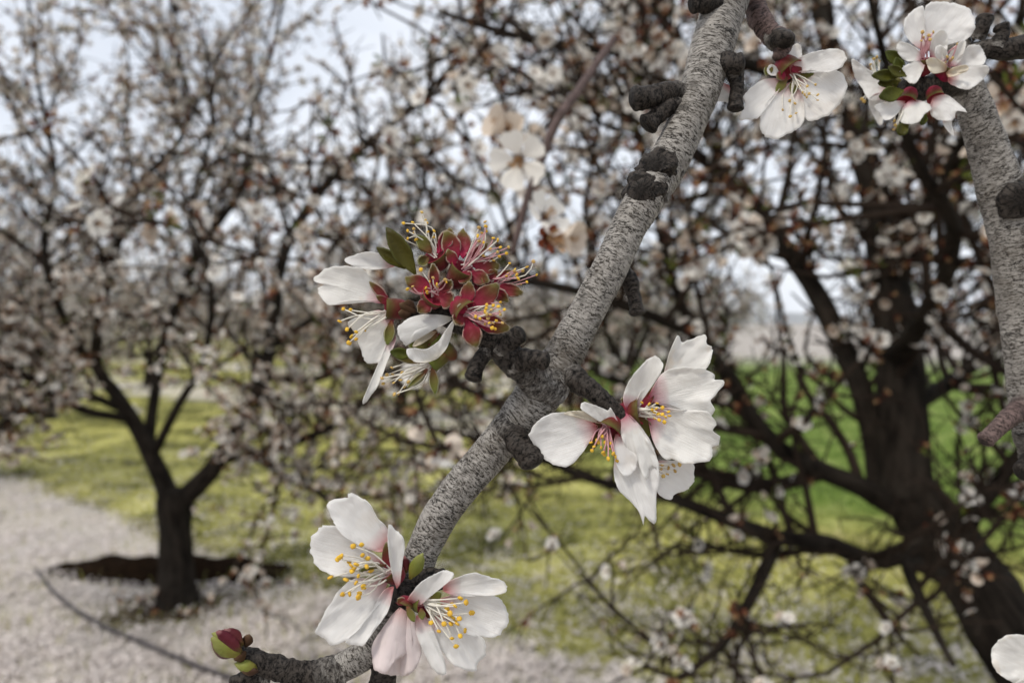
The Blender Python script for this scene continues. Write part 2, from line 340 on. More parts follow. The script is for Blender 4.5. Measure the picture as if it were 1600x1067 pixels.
# grass blades and fallen petals (nobody could count them)
def clump(x, y): return np.array([sstep(-.28, .30, noise.noise(Vector((a * 3.1, b * 3.1, 4))) * .6 + noise.noise(Vector((a * 9.5, b * 9.5, 8))) * .55) for a, b in zip(x.tolist(), y.tolist())])
def scatter(n, dmin, dmax, fn):
    d = 1 / (1 / dmax + (1 / dmin - 1 / dmax) * rng.random(n)); d = dmin + (d - dmin)
    px = rng.uniform(-160, 1760, n); x = (px - 800) / FPX * d; y = d * 1.0
    k = rng.random(n) < fn(x, y); return x[k], y[k]
def grass_ok(x, y): return np.clip(1 - 1.0 * petals_at(x, y), .04, 1)
gx_, gy_ = scatter(80000, 2.3, 13, grass_ok); n = len(gx_); z = height_at(gx_, gy_)
h = rng.uniform(.02, .075, n) * (.4 + .9 * clump(gx_ + 7, gy_ + 3)) * (1 + .3 * wob(gx_, gy_)); a = rng.uniform(0, 6.283, n); w = rng.uniform(.0025, .005, n); b = rng.uniform(0, 6.283, n); le = rng.uniform(.1, .8, n) * h
p0 = np.stack([gx_ - w * np.cos(a), gy_ - w * np.sin(a), z - .004], -1); p1 = np.stack([gx_ + w * np.cos(a), gy_ + w * np.sin(a), z - .004], -1)
mid = np.stack([gx_ + .35 * le * np.cos(b), gy_ + .35 * le * np.sin(b), z + .62 * h], -1); wd = np.stack([w * np.cos(a), w * np.sin(a), 0 * w], -1) * .7
tip = np.stack([gx_ + le * np.cos(b), gy_ + le * np.sin(b), z + h], -1)
V = np.stack([p0, p1, mid - wd, mid + wd, tip], 1).reshape(-1, 3); k = np.arange(n) * 5
m, t = material('grass_blade'); geo = N(t, 'ShaderNodeNewGeometry').outputs['Position']
cc = mixc(t, attr(t, 'field').outputs['Fac'], ramp(t, noise_n(t, geo, 3, 4, .7), [(.40, (.09, .095, .02)), (.5, (.40, .39, .10)), (.62, (.60, .54, .27))]), ramp(t, noise_n(t, geo, 3, 3), [(.40, (.055, .09, .014)), (.6, (.17, .25, .05))]))
out(t, N(t, 'ShaderNodeMixShader', {0: .3, 1: principled(t, Base_Color=cc, Roughness=.6).outputs[0], 2: N(t, 'ShaderNodeBsdfTranslucent', {'Color': cc}).outputs[0]}).outputs[0])
gr = mesh('grass', V, [np.stack([k, k + 1, k + 3, k + 2], -1), np.stack([k + 2, k + 3, k + 4], -1)], [m], attrs={'field': np.repeat(field_at(gx_, gy_), 5)}, smooth=False)
tag(gr, 'short yellow-green grass growing between the tree rows', 'grass', kind='stuff')
px_, py_ = scatter(230000, 2.2, 13, lambda x, y: np.clip(petals_at(x, y) * (.10 + .90 * clump(x, y)) * (1 - .6 * sstep(.8, .2, np.hypot(x - LT[0], 1.3 * (y - LT[1])))), 0, 1))
n = len(px_); z = height_at(px_, py_) + rng.uniform(.004, .03, n); a = rng.uniform(0, 6.283, n); s = rng.uniform(.007, .013, n)
tl = rng.normal(0, .35, (n, 2)); L = np.stack([np.cos(a), np.sin(a), tl[:, 0]], -1) * s[:, None]; W = np.stack([-np.sin(a), np.cos(a), tl[:, 1]], -1) * (s * .72)[:, None]
C0 = np.stack([px_, py_, z], -1); upv = np.array([0, 0, 1.0]) * (s * .4)[:, None]
V = np.stack([C0 - L, C0 - .2 * L - W + upv, C0 + .75 * L - .6 * W + upv, C0 + L, C0 + .75 * L + .6 * W + upv, C0 - .2 * L + W + upv], 1).reshape(-1, 3); k = np.arange(n) * 6
m = simple('fallen_petal', (.70, .645, .615), .2, .6, .3)
fp = mesh('fallen_petals', V, [np.stack([k, k + 1, k + 2, k + 3], -1), np.stack([k, k + 3, k + 4, k + 5], -1)], [m], smooth=False)
tag(fp, 'fallen white almond petals strewn over the orchard floor', 'petals', kind='stuff')
# drip line
dl = [G(x, y, .03) for x, y in ((55, 890), (90, 930), (150, 972), (230, 1006), (300, 1036), (380, 1066), (470, 1110))]
V, Q, T, B, _ = tube(crom(dl, 40), np.full(40, .011), 8)
tag(mesh('drip_line', V, [Q, T], [plain('dark_hose', (.07, .065, .06), .5)], attrs={'bark': B}), 'thin dark drip line running over the fallen petals', 'hose')

# ------------------------------------------------------------------ far blossom shapes
def blossom_shape(kind, lod=0):
    V = []; F = []; Mi = []
    def fan(base, axis_dir, length, width, lift, mat, k=4):
        d = np.array([math.cos(axis_dir), math.sin(axis_dir), 0]); s = np.array([-d[1], d[0], 0]); up = np.array([0, 0, 1.0]); b = len(V)
        V.append(d * base + up * 0); 
        pts = [(.45, -.75, .35), (.82, -.9, .8), (1.0, -.35, 1), (.94, 0, .95), (1.0, .35, 1), (.82, .9, .8), (.45, .75, .35)] if k > 3 else [(.6, -.95, .5), (1, -.45, 1), (1, .45, 1), (.6, .95, .5)]
        for u, v, l in pts: V.append(d * (base + length * u) + s * width * v + up * lift * l + up * .12 * length * v * v)
        for q in range(len(pts) - 1): F.append((b, b + 1 + q, b + 2 + q)); Mi.append(mat)
    def stam(n, r, h, mat, w):
        for q in range(n):
            a = q * 2.4; rad = r * (.3 + .7 * ((q * .618) % 1)); b = len(V)
            e = np.array([math.cos(a) * rad, math.sin(a) * rad, h * (.75 + .5 * ((q * .37) % 1))]); s = np.array([-math.sin(a), math.cos(a), 0]) * w
            V.extend([np.zeros(3), e + s, e - s]); F.append((b, b + 1, b + 2)); Mi.append(mat)
    def cone(n, r, z0, z1, mat):
        b = len(V); V.append(np.array([0, 0, z0]))
        for q in range(n): a = q * 2 * math.pi / n; V.append(np.array([r * math.cos(a), r * math.sin(a), z1]))
        for q in range(n): F.append((b, b + 1 + q, b + 1 + (q + 1) % n)); Mi.append(mat)
    K = 4 if lod == 0 else 3
    if kind == 'open':
        for q in range(5): fan(.002, q * 1.2566 + .06 * (q % 2), .0165, .0088, .006, 0, K)
        cone(5, .0042, -.007, .0015, 2); stam(9 if lod == 0 else 4, .006, .009, 4, .0011)
    elif kind == 'cup':
        for q in range(5): fan(.002, q * 1.2566, .011, .0085, .0135, 1, K)
        cone(5, .0042, -.007, .0015, 2); stam(5 if lod == 0 else 3, .004, .012, 4, .0011)
    elif kind == 'spent':
        for q in range(5): fan(.001, q * 1.2566, .0075, .0032, .003, 3, 3)
        cone(5, .004, -.008, .001, 2); stam(13 if lod == 0 else 6, .0085, .011, 4, .0009)
    else:
        for q in range(4): fan(.001, q * 1.57 + .3, .013, .0035, .016, 5, 3)
        cone(4, .003, -.006, .001, 3)
    return np.array(V), np.array(F), np.array(Mi)
KINDS = ['open', 'cup', 'spent', 'leaf']
SHAPE = {(k, l): blossom_shape(k, l) for k in KINDS for l in (0, 1)}
def bases(ax, spin):
    ax = ax / (np.linalg.norm(ax, axis=1)[:, None] + 1e-9)
    ref = np.where(np.abs(ax[:, 2:3]) < .9, np.array([[0, 0, 1.0]]), np.array([[1.0, 0, 0]]))
    u = np.cross(ref, ax); u /= np.linalg.norm(u, axis=1)[:, None]; v = np.cross(ax, u)
    c, s = np.cos(spin)[:, None], np.sin(spin)[:, None]
    return np.stack([u * c + v * s, v * c - u * s, ax], -1)         # columns x, y, axis
def join_blossoms(name, pos, ax, spin, sc, kind, parent, lod):
    Vs, Fs, Ms = [], [], []; n = 0; R = bases(ax, spin)
    for ki, k in enumerate(KINDS):
        q = np.where(kind == ki)[0]
        if not len(q): continue
        v, f, mi = SHAPE[(k, lod)]
        vv = np.einsum('nij,vj->nvi', R[q], v) * sc[q, None, None] + pos[q, None]
        Vs.append(vv.reshape(-1, 3)); Fs.append((f[None] + (np.arange(len(q)) * len(v))[:, None, None] + n).reshape(-1, 3)); Ms.append(np.tile(mi, len(q))); n += len(q) * len(v)
    return mesh(name, np.vstack(Vs), [np.vstack(Fs)], FMATS, [np.concatenate(Ms)], parent=parent, smooth=False)
BLOSSOM_ME = {}
def blossom_object(ki):
    if ki not in BLOSSOM_ME:
        v, f, mi = SHAPE[(KINDS[ki], 0)]; o = mesh('blossom', v, [f], FMATS, [mi], smooth=False, link=False); BLOSSOM_ME[ki] = o.data; bpy.data.objects.remove(o)
    return bpy.data.objects.new('leaf_tuft' if ki == 3 else 'blossom', BLOSSOM_ME[ki])

# ------------------------------------------------------------------ trees
UP = np.array([0, 0, 1.0])
class Tree:
    def __init__(s, name, label, base, group=None, kinds=(.5, .14, .28, .08), clear=.6):
        s.root = tag(empty(name, base), label, 'tree', group); s.tw = Join(); s.pos = []; s.ax = []; s.kinds = kinds; s.clear = clear; s.nb = 0; s.low = False
    def ok(s, pts):
        if s.low:                                   # a gap in this crown towards the open field
            x, y, d = proj(pts.mean(0)); 
            if ((x - 1225) / 105) ** 2 + ((y - 478) / 70) ** 2 < 1: return False
        return np.linalg.norm(pts - CAM, axis=1).min() > s.clear and pts[:, 2].min() > .15
    def part(s, name, pts, rad, sides, n, rough=.06):
        q = crom(np.column_stack([pts, rad]), n); V, Q, T, B, ring = tube(q[:, :3], q[:, 3], sides)
        m = len(ring); rr_ = np.repeat(q[:, 3], sides)
        dn = np.array([noise.noise(Vector(b * 7)) + .5 * noise.noise(Vector(b * 19)) for b in B[:m]])
        V[:m] += ring * (dn * rr_ * rough * 2)[:, None]
        mesh(name, V, [Q, T], [M['trunk']], attrs={'bark': B}, parent=s.root); return q[:, :3], q[:, 3]
    def wander(s, p, d, L, n, wig, up):
        pts = [p]; d = d / np.linalg.norm(d)
        for _ in range(n):
            d = d + rng.normal(0, wig, 3) + UP * up; d /= np.linalg.norm(d); pts.append(pts[-1] + d * L / n)
        return np.array(pts)
    def shoot_dir(s, tang, up, out_):
        v = rng.normal(0, 1, 3); v -= tang * (v @ tang); v /= np.linalg.norm(v) + 1e-9
        return tang * .45 + v * out_ + UP * up
    def dress(s, pts, spacing, spread=.022, k=(2, 6)):
        L = np.linalg.norm(np.diff(pts, axis=0), axis=1); acc = np.concatenate([[0], np.cumsum(L)]); a = rng.uniform(0, spacing)
        while a < acc[-1]:
            i = min(np.searchsorted(acc, a, side='right') - 1, len(L) - 1); f = (a - acc[i]) / L[i]; p = pts[i] * (1 - f) + pts[i + 1] * f
            kk_ = rng.integers(*k)
            if s.low and rng.random() > .20 + .8 * sstep(1.15, 1.75, p[2]): kk_ = 0
            for _ in range(kk_):
                d = rng.normal(0, 1, 3); d[2] += .35; d /= np.linalg.norm(d); s.pos.append(p + d * spread * rng.uniform(.5, 1.3)); s.ax.append(d + rng.normal(0, .25, 3))
            a += spacing * rng.uniform(.35, 1.9)
    def branch_out(s, pts, rad, nbr, Lb, ntw, Lt, t0=.25, up=.35, space=.075, tspace=.06, spread=.02, upw=.05):
        n = len(pts)
        for _ in range(nbr):
            for _try in range(4):
                i = int(rng.uniform(t0, .98) * (n - 1)); tang = pts[min(i + 1, n - 1)] - pts[max(i - 1, 0)]; tang /= np.linalg.norm(tang)
                L = rng.uniform(*Lb); b = s.wander(pts[i], s.shoot_dir(tang, up, .85), L, 7, .16, upw)
                if s.ok(b): break
            else: continue
            r = np.linspace(min(rad[i] * .6, .007 + L * .012), .003, 8)
            if r[0] > .0085 and s.nb < 45:
                s.nb += 1; V, Q, T, B, _r = tube(crom(b, 18), np.interp(np.linspace(0, 1, 18), np.linspace(0, 1, 8), r), 7); mesh('branch', V, [Q, T], [M['twig']], attrs={'bark': B}, parent=s.root)
            else: V, Q, T, B, _r = tube(b, r, 5); s.tw.add(V, Q, T, B)
            s.dress(b[2:], space, spread)
            for _k in range(ntw):
                i2 = rng.integers(1, 8); tg = b[min(i2, 7)] - b[i2 - 1]; tg /= np.linalg.norm(tg) + 1e-9
                w = s.wander(b[i2], s.shoot_dir(tg, up, .8), rng.uniform(*Lt), 5, .16, upw)
                if not s.ok(w): continue
                V, Q, T, B, _r = tube(w, np.linspace(.0044, .0019, 6), 4); s.tw.add(V, Q, T, B); s.dress(w, tspace, spread)
                for _z in range(2):
                    i3 = rng.integers(1, 6); z_ = s.wander(w[i3], s.shoot_dir((w[i3] - w[i3 - 1]) / (np.linalg.norm(w[i3] - w[i3 - 1]) + 1e-9), 0, .9), rng.uniform(.04, .14), 2, .2, 0); V, Q, T, B, _r = tube(z_, np.linspace(.0028, .0016, 3), 3); s.tw.add(V, Q, T, B)
    def finish(s, singles, lod):
        if s.tw.n: tag(s.tw.build('twigs', M['twig'], s.root), kind='stuff')
        pos = np.array(s.pos); ax = np.array(s.ax); n = len(pos); keep = np.linalg.norm(pos - CAM, axis=1) > s.clear * .9
        pos, ax = pos[keep], ax[keep]; n = len(pos)
        spin = rng.uniform(0, 6.28, n); sc = rng.uniform(.8, 1.25, n); kind = rng.choice(4, n, p=s.kinds)
        pick = np.zeros(n, bool)
        if singles:
            x, y, d = proj(pos); vis = (x > -10) & (x < 1610) & (y > -10) & (y < 1077) & (d > 0); key = np.where(vis, d / sc, 1e9); pick[np.argsort(key)[:singles]] = True
            R = bases(ax, spin); bl = np.array(world_loc(s.root))
            for q in np.where(pick)[0]:
                o = blossom_object(int(kind[q])); col.objects.link(o); o.parent = s.root
                o.matrix_basis = Matrix.Translation(Vector(pos[q] - bl)) @ Matrix(R[q].tolist()).to_4x4() @ Matrix.Scale(float(sc[q]), 4)
        r = ~pick; tag(join_blossoms('blossoms', pos[r], ax[r], spin[r], sc[r], kind[r], s.root, lod), kind='stuff')
        print('tree', s.root.name, 'blossoms', n)
def pts_px(L): return np.array([P(x, y, d) for x, y, d in L])
def rads_px(L, W): return np.array([w * .5 / FPX * d for (x, y, d), w in zip(L, W)])

# the forked tree by the soil ledge
D = G(275, 942) @ CF - CAM @ CF
T1 = Tree('almond_tree', 'almond tree with dark forked trunk rising beside the soil ledge', (LT[0], LT[1], 0), kinds=(.27, .22, .43, .08))
tr = [(275, 962, D), (277, 930, D), (276, 880, D), (274, 830, D), (273, 790, D), (277, 765, D)]
T1.part('trunk', pts_px(tr), rads_px(tr, [76, 64, 52, 50, 56, 50]), 20, 40)
LB = [([(268, 785, D), (245, 730, D), (215, 670, D), (180, 615, D - .05), (150, 560, D - .1), (170, 430, D - .1), (210, 300, D), (290, 200, D + .1), (275, 60, D + .1), (260, -80, D + .1)], [42, 34, 30, 26, 21, 17, 14, 10, 8, 5]),
      ([(280, 785, D), (330, 735, D - .05), (372, 670, D - .1), (410, 600, D - .1), (428, 500, D), (450, 380, D), (530, 265, D + .1), (640, 170, D + .2), (720, 80, D + .2), (760, -60, D + .3)], [42, 36, 32, 27, 23, 21, 19, 15, 11, 6]),
      ([(232, 705, D), (238, 640, D + .1), (262, 520, D + .2), (312, 390, D + .2), (380, 290, D + .2), (392, 190, D + .3), (425, 80, D + .3), (455, -60, D + .3)], [24, 20, 18, 16, 13, 10, 8, 5]),
      ([(240, 710, D), (275, 640, D - .2), (318, 560, D - .4), (330, 450, D - .5), (300, 330, D - .5), (330, 200, D - .5), (320, 60, D - .5)], [18, 16, 14, 12, 10, 8, 5]),
      ([(160, 585, D), (110, 520, D - .2), (70, 400, D - .3), (85, 270, D - .3), (60, 130, D - .4), (40, -40, D - .4)], [18, 16, 14, 11, 8, 5]),
      ([(345, 718, D - .1), (430, 700, D - .3), (520, 665, D - .6), (610, 600, D - .8), (690, 590, D - 1.0), (790, 640, D - 1.2)], [22, 19, 16, 13, 10, 7]),
      ([(205, 655, D), (130, 640, D - .3), (60, 600, D - .5), (-40, 540, D - .6), (-150, 480, D - .6)], [18, 16, 14, 11, 8]),
      ([(195, 640, D), (120, 615, D - .3), (40, 640, D - .5), (-40, 690, D - .6)], [16, 13, 10, 6]),
      ([(365, 690, D - .1), (430, 735, D - .4), (500, 770, D - .7), (580, 800, D - .9)], [16, 13, 10, 6]),
      ([(420, 590, D), (500, 590, D + .2), (590, 540, D + .4), (700, 480, D + .5)], [16, 14, 11, 7]),
      ([(425, 540, D), (500, 490, D + .3), (590, 430, D + .5), (650, 330, D + .6), (680, 200, D + .6)], [16, 14, 12, 10, 7])]
for L, W in LB:
    q, r = T1.part('limb', pts_px(L), rads_px(L, W) * .82, 10, 44); T1.branch_out(q, r, 21, (.35, 1.0), 7, (.12, .38), up=.28, space=.075, tspace=.072, upw=.07)
T1.finish(300, 0)

# the thick leaning tree by the green field
RB = P(1775, 1330, 2.25)
T2 = Tree('almond_tree', 'thick leaning almond tree with broad dark trunk in front of the green field', (RB[0], RB[1], 0), kinds=(.24, .12, .53, .11), clear=.5); T2.low = True
tr = [(1800, 1372, 2.25), (1745, 1270, 2.25), (1650, 1110, 2.26), (1560, 960, 2.28), (1490, 860, 2.3), (1440, 795, 2.3), (1412, 740, 2.3)]
T2.part('trunk', pts_px(tr), rads_px(tr, [152, 134, 120, 108, 100, 92, 76]), 24, 60)
RL = [([(1415, 770, 2.3), (1412, 690, 2.3), (1410, 610, 2.3), (1400, 520, 2.35), (1385, 420, 2.4), (1372, 320, 2.5), (1330, 180, 2.6), (1290, 50, 2.7), (1250, -120, 2.8)], [82, 76, 72, 66, 58, 48, 38, 30, 20], 15),
      ([(1395, 790, 2.3), (1345, 760, 2.2), (1285, 735, 2.15), (1225, 705, 2.1), (1178, 655, 2.05), (1140, 590, 2.0), (1085, 520, 1.95), (1040, 400, 1.9), (1010, 260, 1.9), (960, 120, 1.9)], [38, 33, 30, 27, 24, 21, 18, 14, 11, 7], 15),
      ([(1378, 790, 2.35), (1366, 690, 2.4), (1346, 610, 2.4), (1306, 520, 2.45), (1265, 440, 2.5), (1215, 370, 2.5), (1150, 290, 2.6), (1040, 210, 2.7), (920, 150, 2.8), (800, 110, 2.9)], [38, 36, 34, 33, 31, 27, 22, 18, 14, 8], 16),
      ([(1440, 850, 2.25), (1370, 875, 2.2), (1290, 848, 2.1), (1210, 838, 2.05), (1120, 805, 2.0), (1040, 775, 1.95), (930, 750, 1.9), (800, 700, 1.85), (680, 670, 1.85)], [36, 30, 27, 24, 21, 18, 14, 11, 7], 14),
      ([(1215, 838, 2.05), (1195, 890, 2.0), (1165, 950, 1.95), (1125, 1010, 1.9), (1060, 1060, 1.9)], [24, 21, 18, 14, 9], 6),
      ([(1480, 905, 2.2), (1420, 880, 2.0), (1450, 960, 1.8), (1490, 1040, 1.7)], [26, 22, 16, 10], 4),
      ([(1390, 440, 2.4), (1440, 350, 2.1), (1490, 260, 1.7), (1540, 160, 1.4), (1600, 20, 1.2)], [40, 34, 28, 22, 12], 11),
      ([(1400, 560, 2.3), (1460, 470, 1.9), (1490, 360, 1.5), (1430, 250, 1.3), (1390, 120, 1.15), (1350, -40, 1.05)], [34, 28, 24, 19, 14, 8], 12),
      ([(1330, 180, 2.6), (1230, 120, 2.5), (1100, 90, 2.4), (960, 80, 2.35), (820, 60, 2.3), (690, 20, 2.3)], [26, 23, 20, 17, 13, 8], 14),
      ([(1085, 520, 1.95), (980, 480, 1.8), (880, 450, 1.7), (780, 440, 1.65), (640, 470, 1.65), (540, 520, 1.7)], [20, 17, 15, 12, 9, 6], 11),
      ([(1480, 850, 2.3), (1540, 780, 2.2), (1600, 700, 2.1), (1680, 600, 2.0)], [30, 25, 20, 12], 9),
      ([(1412, 640, 2.3), (1480, 600, 2.5), (1560, 540, 2.6), (1650, 460, 2.7)], [30, 24, 18, 10], 9),
      ([(1150, 290, 2.6), (1090, 180, 2.6), (1050, 60, 2.6), (1000, -80, 2.6)], [22, 18, 14, 8], 8),
      ([(1290, 735, 2.15), (1180, 760, 2.3), (1040, 720, 2.5), (900, 660, 2.7), (760, 620, 2.8), (620, 560, 2.9)], [24, 21, 18, 15, 12, 7], 12)]
for L, W, nb in RL:
    q, r = T2.part('limb', pts_px(L), rads_px(L, W), 12, 44); T2.branch_out(q, r, int(nb * 1.45), (.22, .8), 7, (.10, .34), t0=.12, up=.2, space=.125, tspace=.125)
T2.finish(300, 0)

# trees of the rows behind
def auto_tree(name, label, base, group, seed, hgt, nlimb=7):
    global rng; keep = rng; rng = np.random.default_rng(seed)
    b = np.array([base[0], base[1], 0.0]); T = Tree(name, label, b, group, kinds=(.30, .26, .40, .04))
    h = rng.uniform(.6, .8); lean = rng.normal(0, .06, 2)
    tp = np.array([b + [0, 0, -.08], b + [0, 0, .2], b + [lean[0], lean[1], h * .6], b + [lean[0] * 1.5, lean[1] * 1.5, h]]); T.part('trunk', tp, np.array([.15, .12, .10, .10]), 12, 16)
    for k in range(nlimb):
        a = k * 2 * math.pi / nlimb + rng.uniform(-.3, .3); d = np.array([math.cos(a), math.sin(a), (.35, 1.3, .8)[k % 3] * rng.uniform(.8, 1.2)])
        l = T.wander(tp[-1] - [0, 0, .05], d, hgt * rng.uniform(.75, 1.05), 9, .10, .05); r = np.linspace(.06, .010, 10)
        q, r = T.part('limb', l, r, 7, 20); T.branch_out(q, r, 19, (.45, 1.15), 7, (.2, .55), up=.14, space=.10, tspace=.09, spread=.028, upw=.0)
    T.finish(0, 1); rng = keep; return T.root
ORD = ['first', 'second', 'third', 'fourth', 'fifth']; ROWGRP = 'almond trees in the rows beyond the grass strip'
def rowlab(k): return 'blossoming almond tree in the %s row of trees beyond the grass strip' % ORD[k]
protos = [auto_tree('almond_tree', l_, p, g_, 40 + k, h_) for k, (p, h_, l_, g_) in enumerate((((-5.9, 7.6), 2.75, 'dense almond tree next in line behind the forked one', None), ((-1.9, 12.6), 2.7, rowlab(0), ROWGRP + ', first row'), ((-7.8, 12.4), 2.8, rowlab(0), ROWGRP + ', first row')))]
def copy_tree(o, loc, rz, sc):
    c = o.copy(); col.objects.link(c); c.location = loc; c.rotation_euler = (0, 0, rz); c.scale = (sc, sc, sc)
    for ch in list(o.children): k = ch.copy(); col.objects.link(k); k.parent = c
    return c
kk = 0
for ri, nn in enumerate((6.3, 12.6, 18.9, 25.2, 31.5)):                       # rows run parallel, some six metres apart
    for al in np.arange(-10, 48, 4.6):
        x = .58 + .61 * nn - .79 * (al + .7 * math.sin(nn)); y = 3.3 + .79 * nn + .61 * (al + .7 * math.sin(nn)); u_ = 800 + FPX * x / y
        if y < 8 or u_ < -350 or u_ > 1080 or y > 46 or min(math.hypot(x - q.location.x, y - q.location.y) for q in protos) < 2.2: continue
        kk += 1; ct = copy_tree(protos[kk % 3], (x + .3 * math.sin(kk * 7), y + .3 * math.cos(kk * 5), 0), 1.1 + 2.3 * kk, 1 + .1 * math.sin(kk * 3)); tag(ct, rowlab(ri), group=ROWGRP + ', %s row' % ORD[ri])

# ------------------------------------------------------------------ close branch: wood
def wood(name, parent, L, W, mat, sides=40, n=160, lump=.10, ridge=.035, dirt=0.0, taper=None, endc=True, knots=()):
    if name == 'spur': W = [W[0] * 1.22] + list(W[1:])
    """L list of (px, py, depth); W pixel widths"""
    pts = pts_px(L); q = crom(np.column_stack([pts, rads_px(L, W)]), n); V, Q, T, B, ring = tube(q[:, :3], q[:, 3], sides)
    m = len(ring); r = np.repeat(q[:, 3], sides); sd_ = random.random() * 50
    d1 = np.array([noise.noise(Vector((b[0] * 160, b[1] * 160, b[2] * 160 + sd_))) for b in B[:m]])
    d2 = np.array([noise.noise(Vector((b[0] * 650, b[1] * 650, b[2] * 1000 + sd_))) for b in B[:m]])
    d3 = np.array([noise.noise(Vector((b[0] * 260, b[1] * 260, b[2] * 330 + sd_ + 9))) for b in B[:m]])
    d4 = np.array([noise.noise(Vector((b[0] * 330, b[1] * 330, b[2] * 380 + sd_ + 5))) for b in B[:m]]) if lump > .1 else 0
    V[:m] += ring * ((d1 * lump + d2 * ridge + np.maximum(d3 - .2, 0) * ridge * 2.2 + d4 * lump * .55) * r)[:, None]
    dt = np.full(len(V), dirt)
    dt[:m] = np.clip(dirt + np.maximum(0, d3 - .42) * 1.6, 0, 1)
    if endc:                                            # frayed dark cut end
        ac = np.concatenate([[0], np.cumsum(np.linalg.norm(np.diff(q[:, :3], axis=0), axis=1))]); de = (ac[-1] - ac) / q[-1, 3]
        k_ = np.where(de < .55, 1.10 - .55 * (1 - de / .55) ** 2.2, np.where(de < 1.1, 1 + .10 * (1.1 - de) / .55, 1.0)); ctr = np.repeat(q[:, :3], sides, axis=0)
        V[:m] = ctr + (V[:m] - ctr) * np.repeat(k_, sides)[:, None]; dt[:m] = np.maximum(dt[:m], np.repeat(.6 * sstep(.3, 0, de), sides)); dt[-1] = .7
        V[-1] -= (q[-1, :3] - q[-2, :3]) / np.linalg.norm(q[-1, :3] - q[-2, :3]) * q[-1, 3] * .28
    for (kx, ky, kd, kr) in knots:                      # sunken, dark-lipped scar
        c = P(kx, ky, kd); rad = kr / FPX * kd; dd = np.linalg.norm(V - c, axis=1); w = np.clip(1 - dd / rad, 0, 1)
        hole = sstep(.45, .75, w); lip = sstep(.0, .4, w) * (1 - hole)
        V[:m] += ring * ((lip * .30 - hole * .35)[:m] * rad)[:, None]; dt = np.maximum(dt, np.clip(hole * 1.0 + lip * .65, 0, .95))
    return mesh(name, V, [Q, T], [mat], attrs={'bark': B, 'dirt': dt, 'collar': np.append(np.repeat(sstep(.34, .08, np.linspace(0, 1, n)) if name == 'spur' else np.zeros(n), sides), 0)}, parent=parent)

# petals, sepals, leaves: outline in photo pixels around a base point, bent in depth
def blade(name, parent, base, outline, D, mat, zb=0, zt=0, cup=0, curl=0, ruf=0, Z=(0, 0, 1), rings=16, m=64, thick=.00014, jag=.036, belly=0):
    f = lambda p: np.array([Z[0] + p[0] * Z[2], Z[1] + p[1] * Z[2]])
    b = f(base); o = np.array([f(p) for p in outline]); full = np.vstack([b, o, b]); c = crom(full, m + 8)[3:-3]; m = len(c)
    cen = o.mean(0); ax = cen - b; ln = np.linalg.norm(ax); ax /= ln; si = np.array([-ax[1], ax[0]])
    rel = c - b; ext = (rel @ ax).max(); wd = max(1e-6, np.abs(rel @ si).max()); ph = random.random() * 6
    ang = np.linspace(0, 1, m); c = b + rel * (1 + jag * np.array([noise.noise(Vector((a * 23, ph, 0))) + .6 * noise.noise(Vector((a * 61, ph, 3))) for a in ang]))[:, None]
    rs = np.linspace(.02, 1, rings) ** .9; s_ = D / FPX; V = []; U = []; VV = []; RM = []
    for r in rs:
        q = b + (c - b) * r; t_ = ((q - b) @ ax) / ext; w_ = ((q - b) @ si) / wd
        z = zb + (zt - zb) * t_ + cup * w_ ** 2 + curl * t_ ** 2.2 + belly * np.sin(np.clip(t_, 0, 1) * math.pi) + ruf * np.sin(ang * 21 + ph + 2 * r) * r ** 3 + .5 * ruf * np.sin(ang * 43 + 2 * ph) * r ** 5
        if name == 'petal': z = z + (2.4 + 1.0 * ruf) * r * np.array([noise.noise(Vector((x_ * .035, y_ * .035, ph))) + .9 * abs(noise.noise(Vector((x_ * .06, y_ * .06, ph + 7)))) + .3 * noise.noise(Vector((x_ * .13, y_ * .13, ph + 3))) for x_, y_ in q])
        for (x, y), zz, tt, ww, aa in zip(q, z, t_, w_, ang): V.append(P(x, y, D - zz * s_)); U.append(tt); VV.append(ww); RM.append(r)
    i = np.arange(rings - 1)[:, None] * m + np.arange(m - 1)[None, :]; F = np.stack([i, i + 1, i + m + 1, i + m], -1).reshape(-1, 4)
    ob = mesh(name, V, [F], [mat], attrs={'u': np.clip(U, 0, 1.2), 'v': VV, 'rim': RM}, parent=parent)
    sm = ob.modifiers.new('thickness', 'SOLIDIFY'); sm.thickness = thick; sm.offset = 0
    return ob
def lancet(name, parent, base, tip, width, D, mat, zb=0, zt=0, wmax=.5, **k):
    b, t_ = np.array(base, float), np.array(tip, float); a = t_ - b; L = np.linalg.norm(a); a /= L; s = np.array([-a[1], a[0]]); pr = [(.12, .30), (.3, .75), (wmax, 1), (.75, .78), (.92, .36)]
    o = [b + a * L * u + s * width * .5 * v for u, v in pr] + [t_] + [b + a * L * u - s * width * .5 * v for u, v in pr[::-1]]
    k.setdefault('rings', 7); k.setdefault('m', 30); k.setdefault('thick', .0004)
    return blade(name, parent, b, o, D, mat, zb, zt, **k)
def sph(n, m):
    V = [(0, 0, 1)]; 
    for i_ in range(1, n): 
        for j_ in range(m): a = math.pi * i_ / n; b = 2 * math.pi * j_ / m; V.append((math.sin(a) * math.cos(b), math.sin(a) * math.sin(b), math.cos(a)))
    V.append((0, 0, -1)); Q = []; T = []
    for j_ in range(m): T.append((0, 1 + j_, 1 + (j_ + 1) % m)); T.append((len(V) - 1, 1 + (n - 2) * m + (j_ + 1) % m, 1 + (n - 2) * m + j_))
    for i_ in range(n - 2):
        for j_ in range(m): a = 1 + i_ * m; Q.append((a + j_, a + m + j_, a + m + (j_ + 1) % m, a + (j_ + 1) % m))
    return np.array(V, float), np.array(Q), np.array(T)
SPH = sph(5, 8)
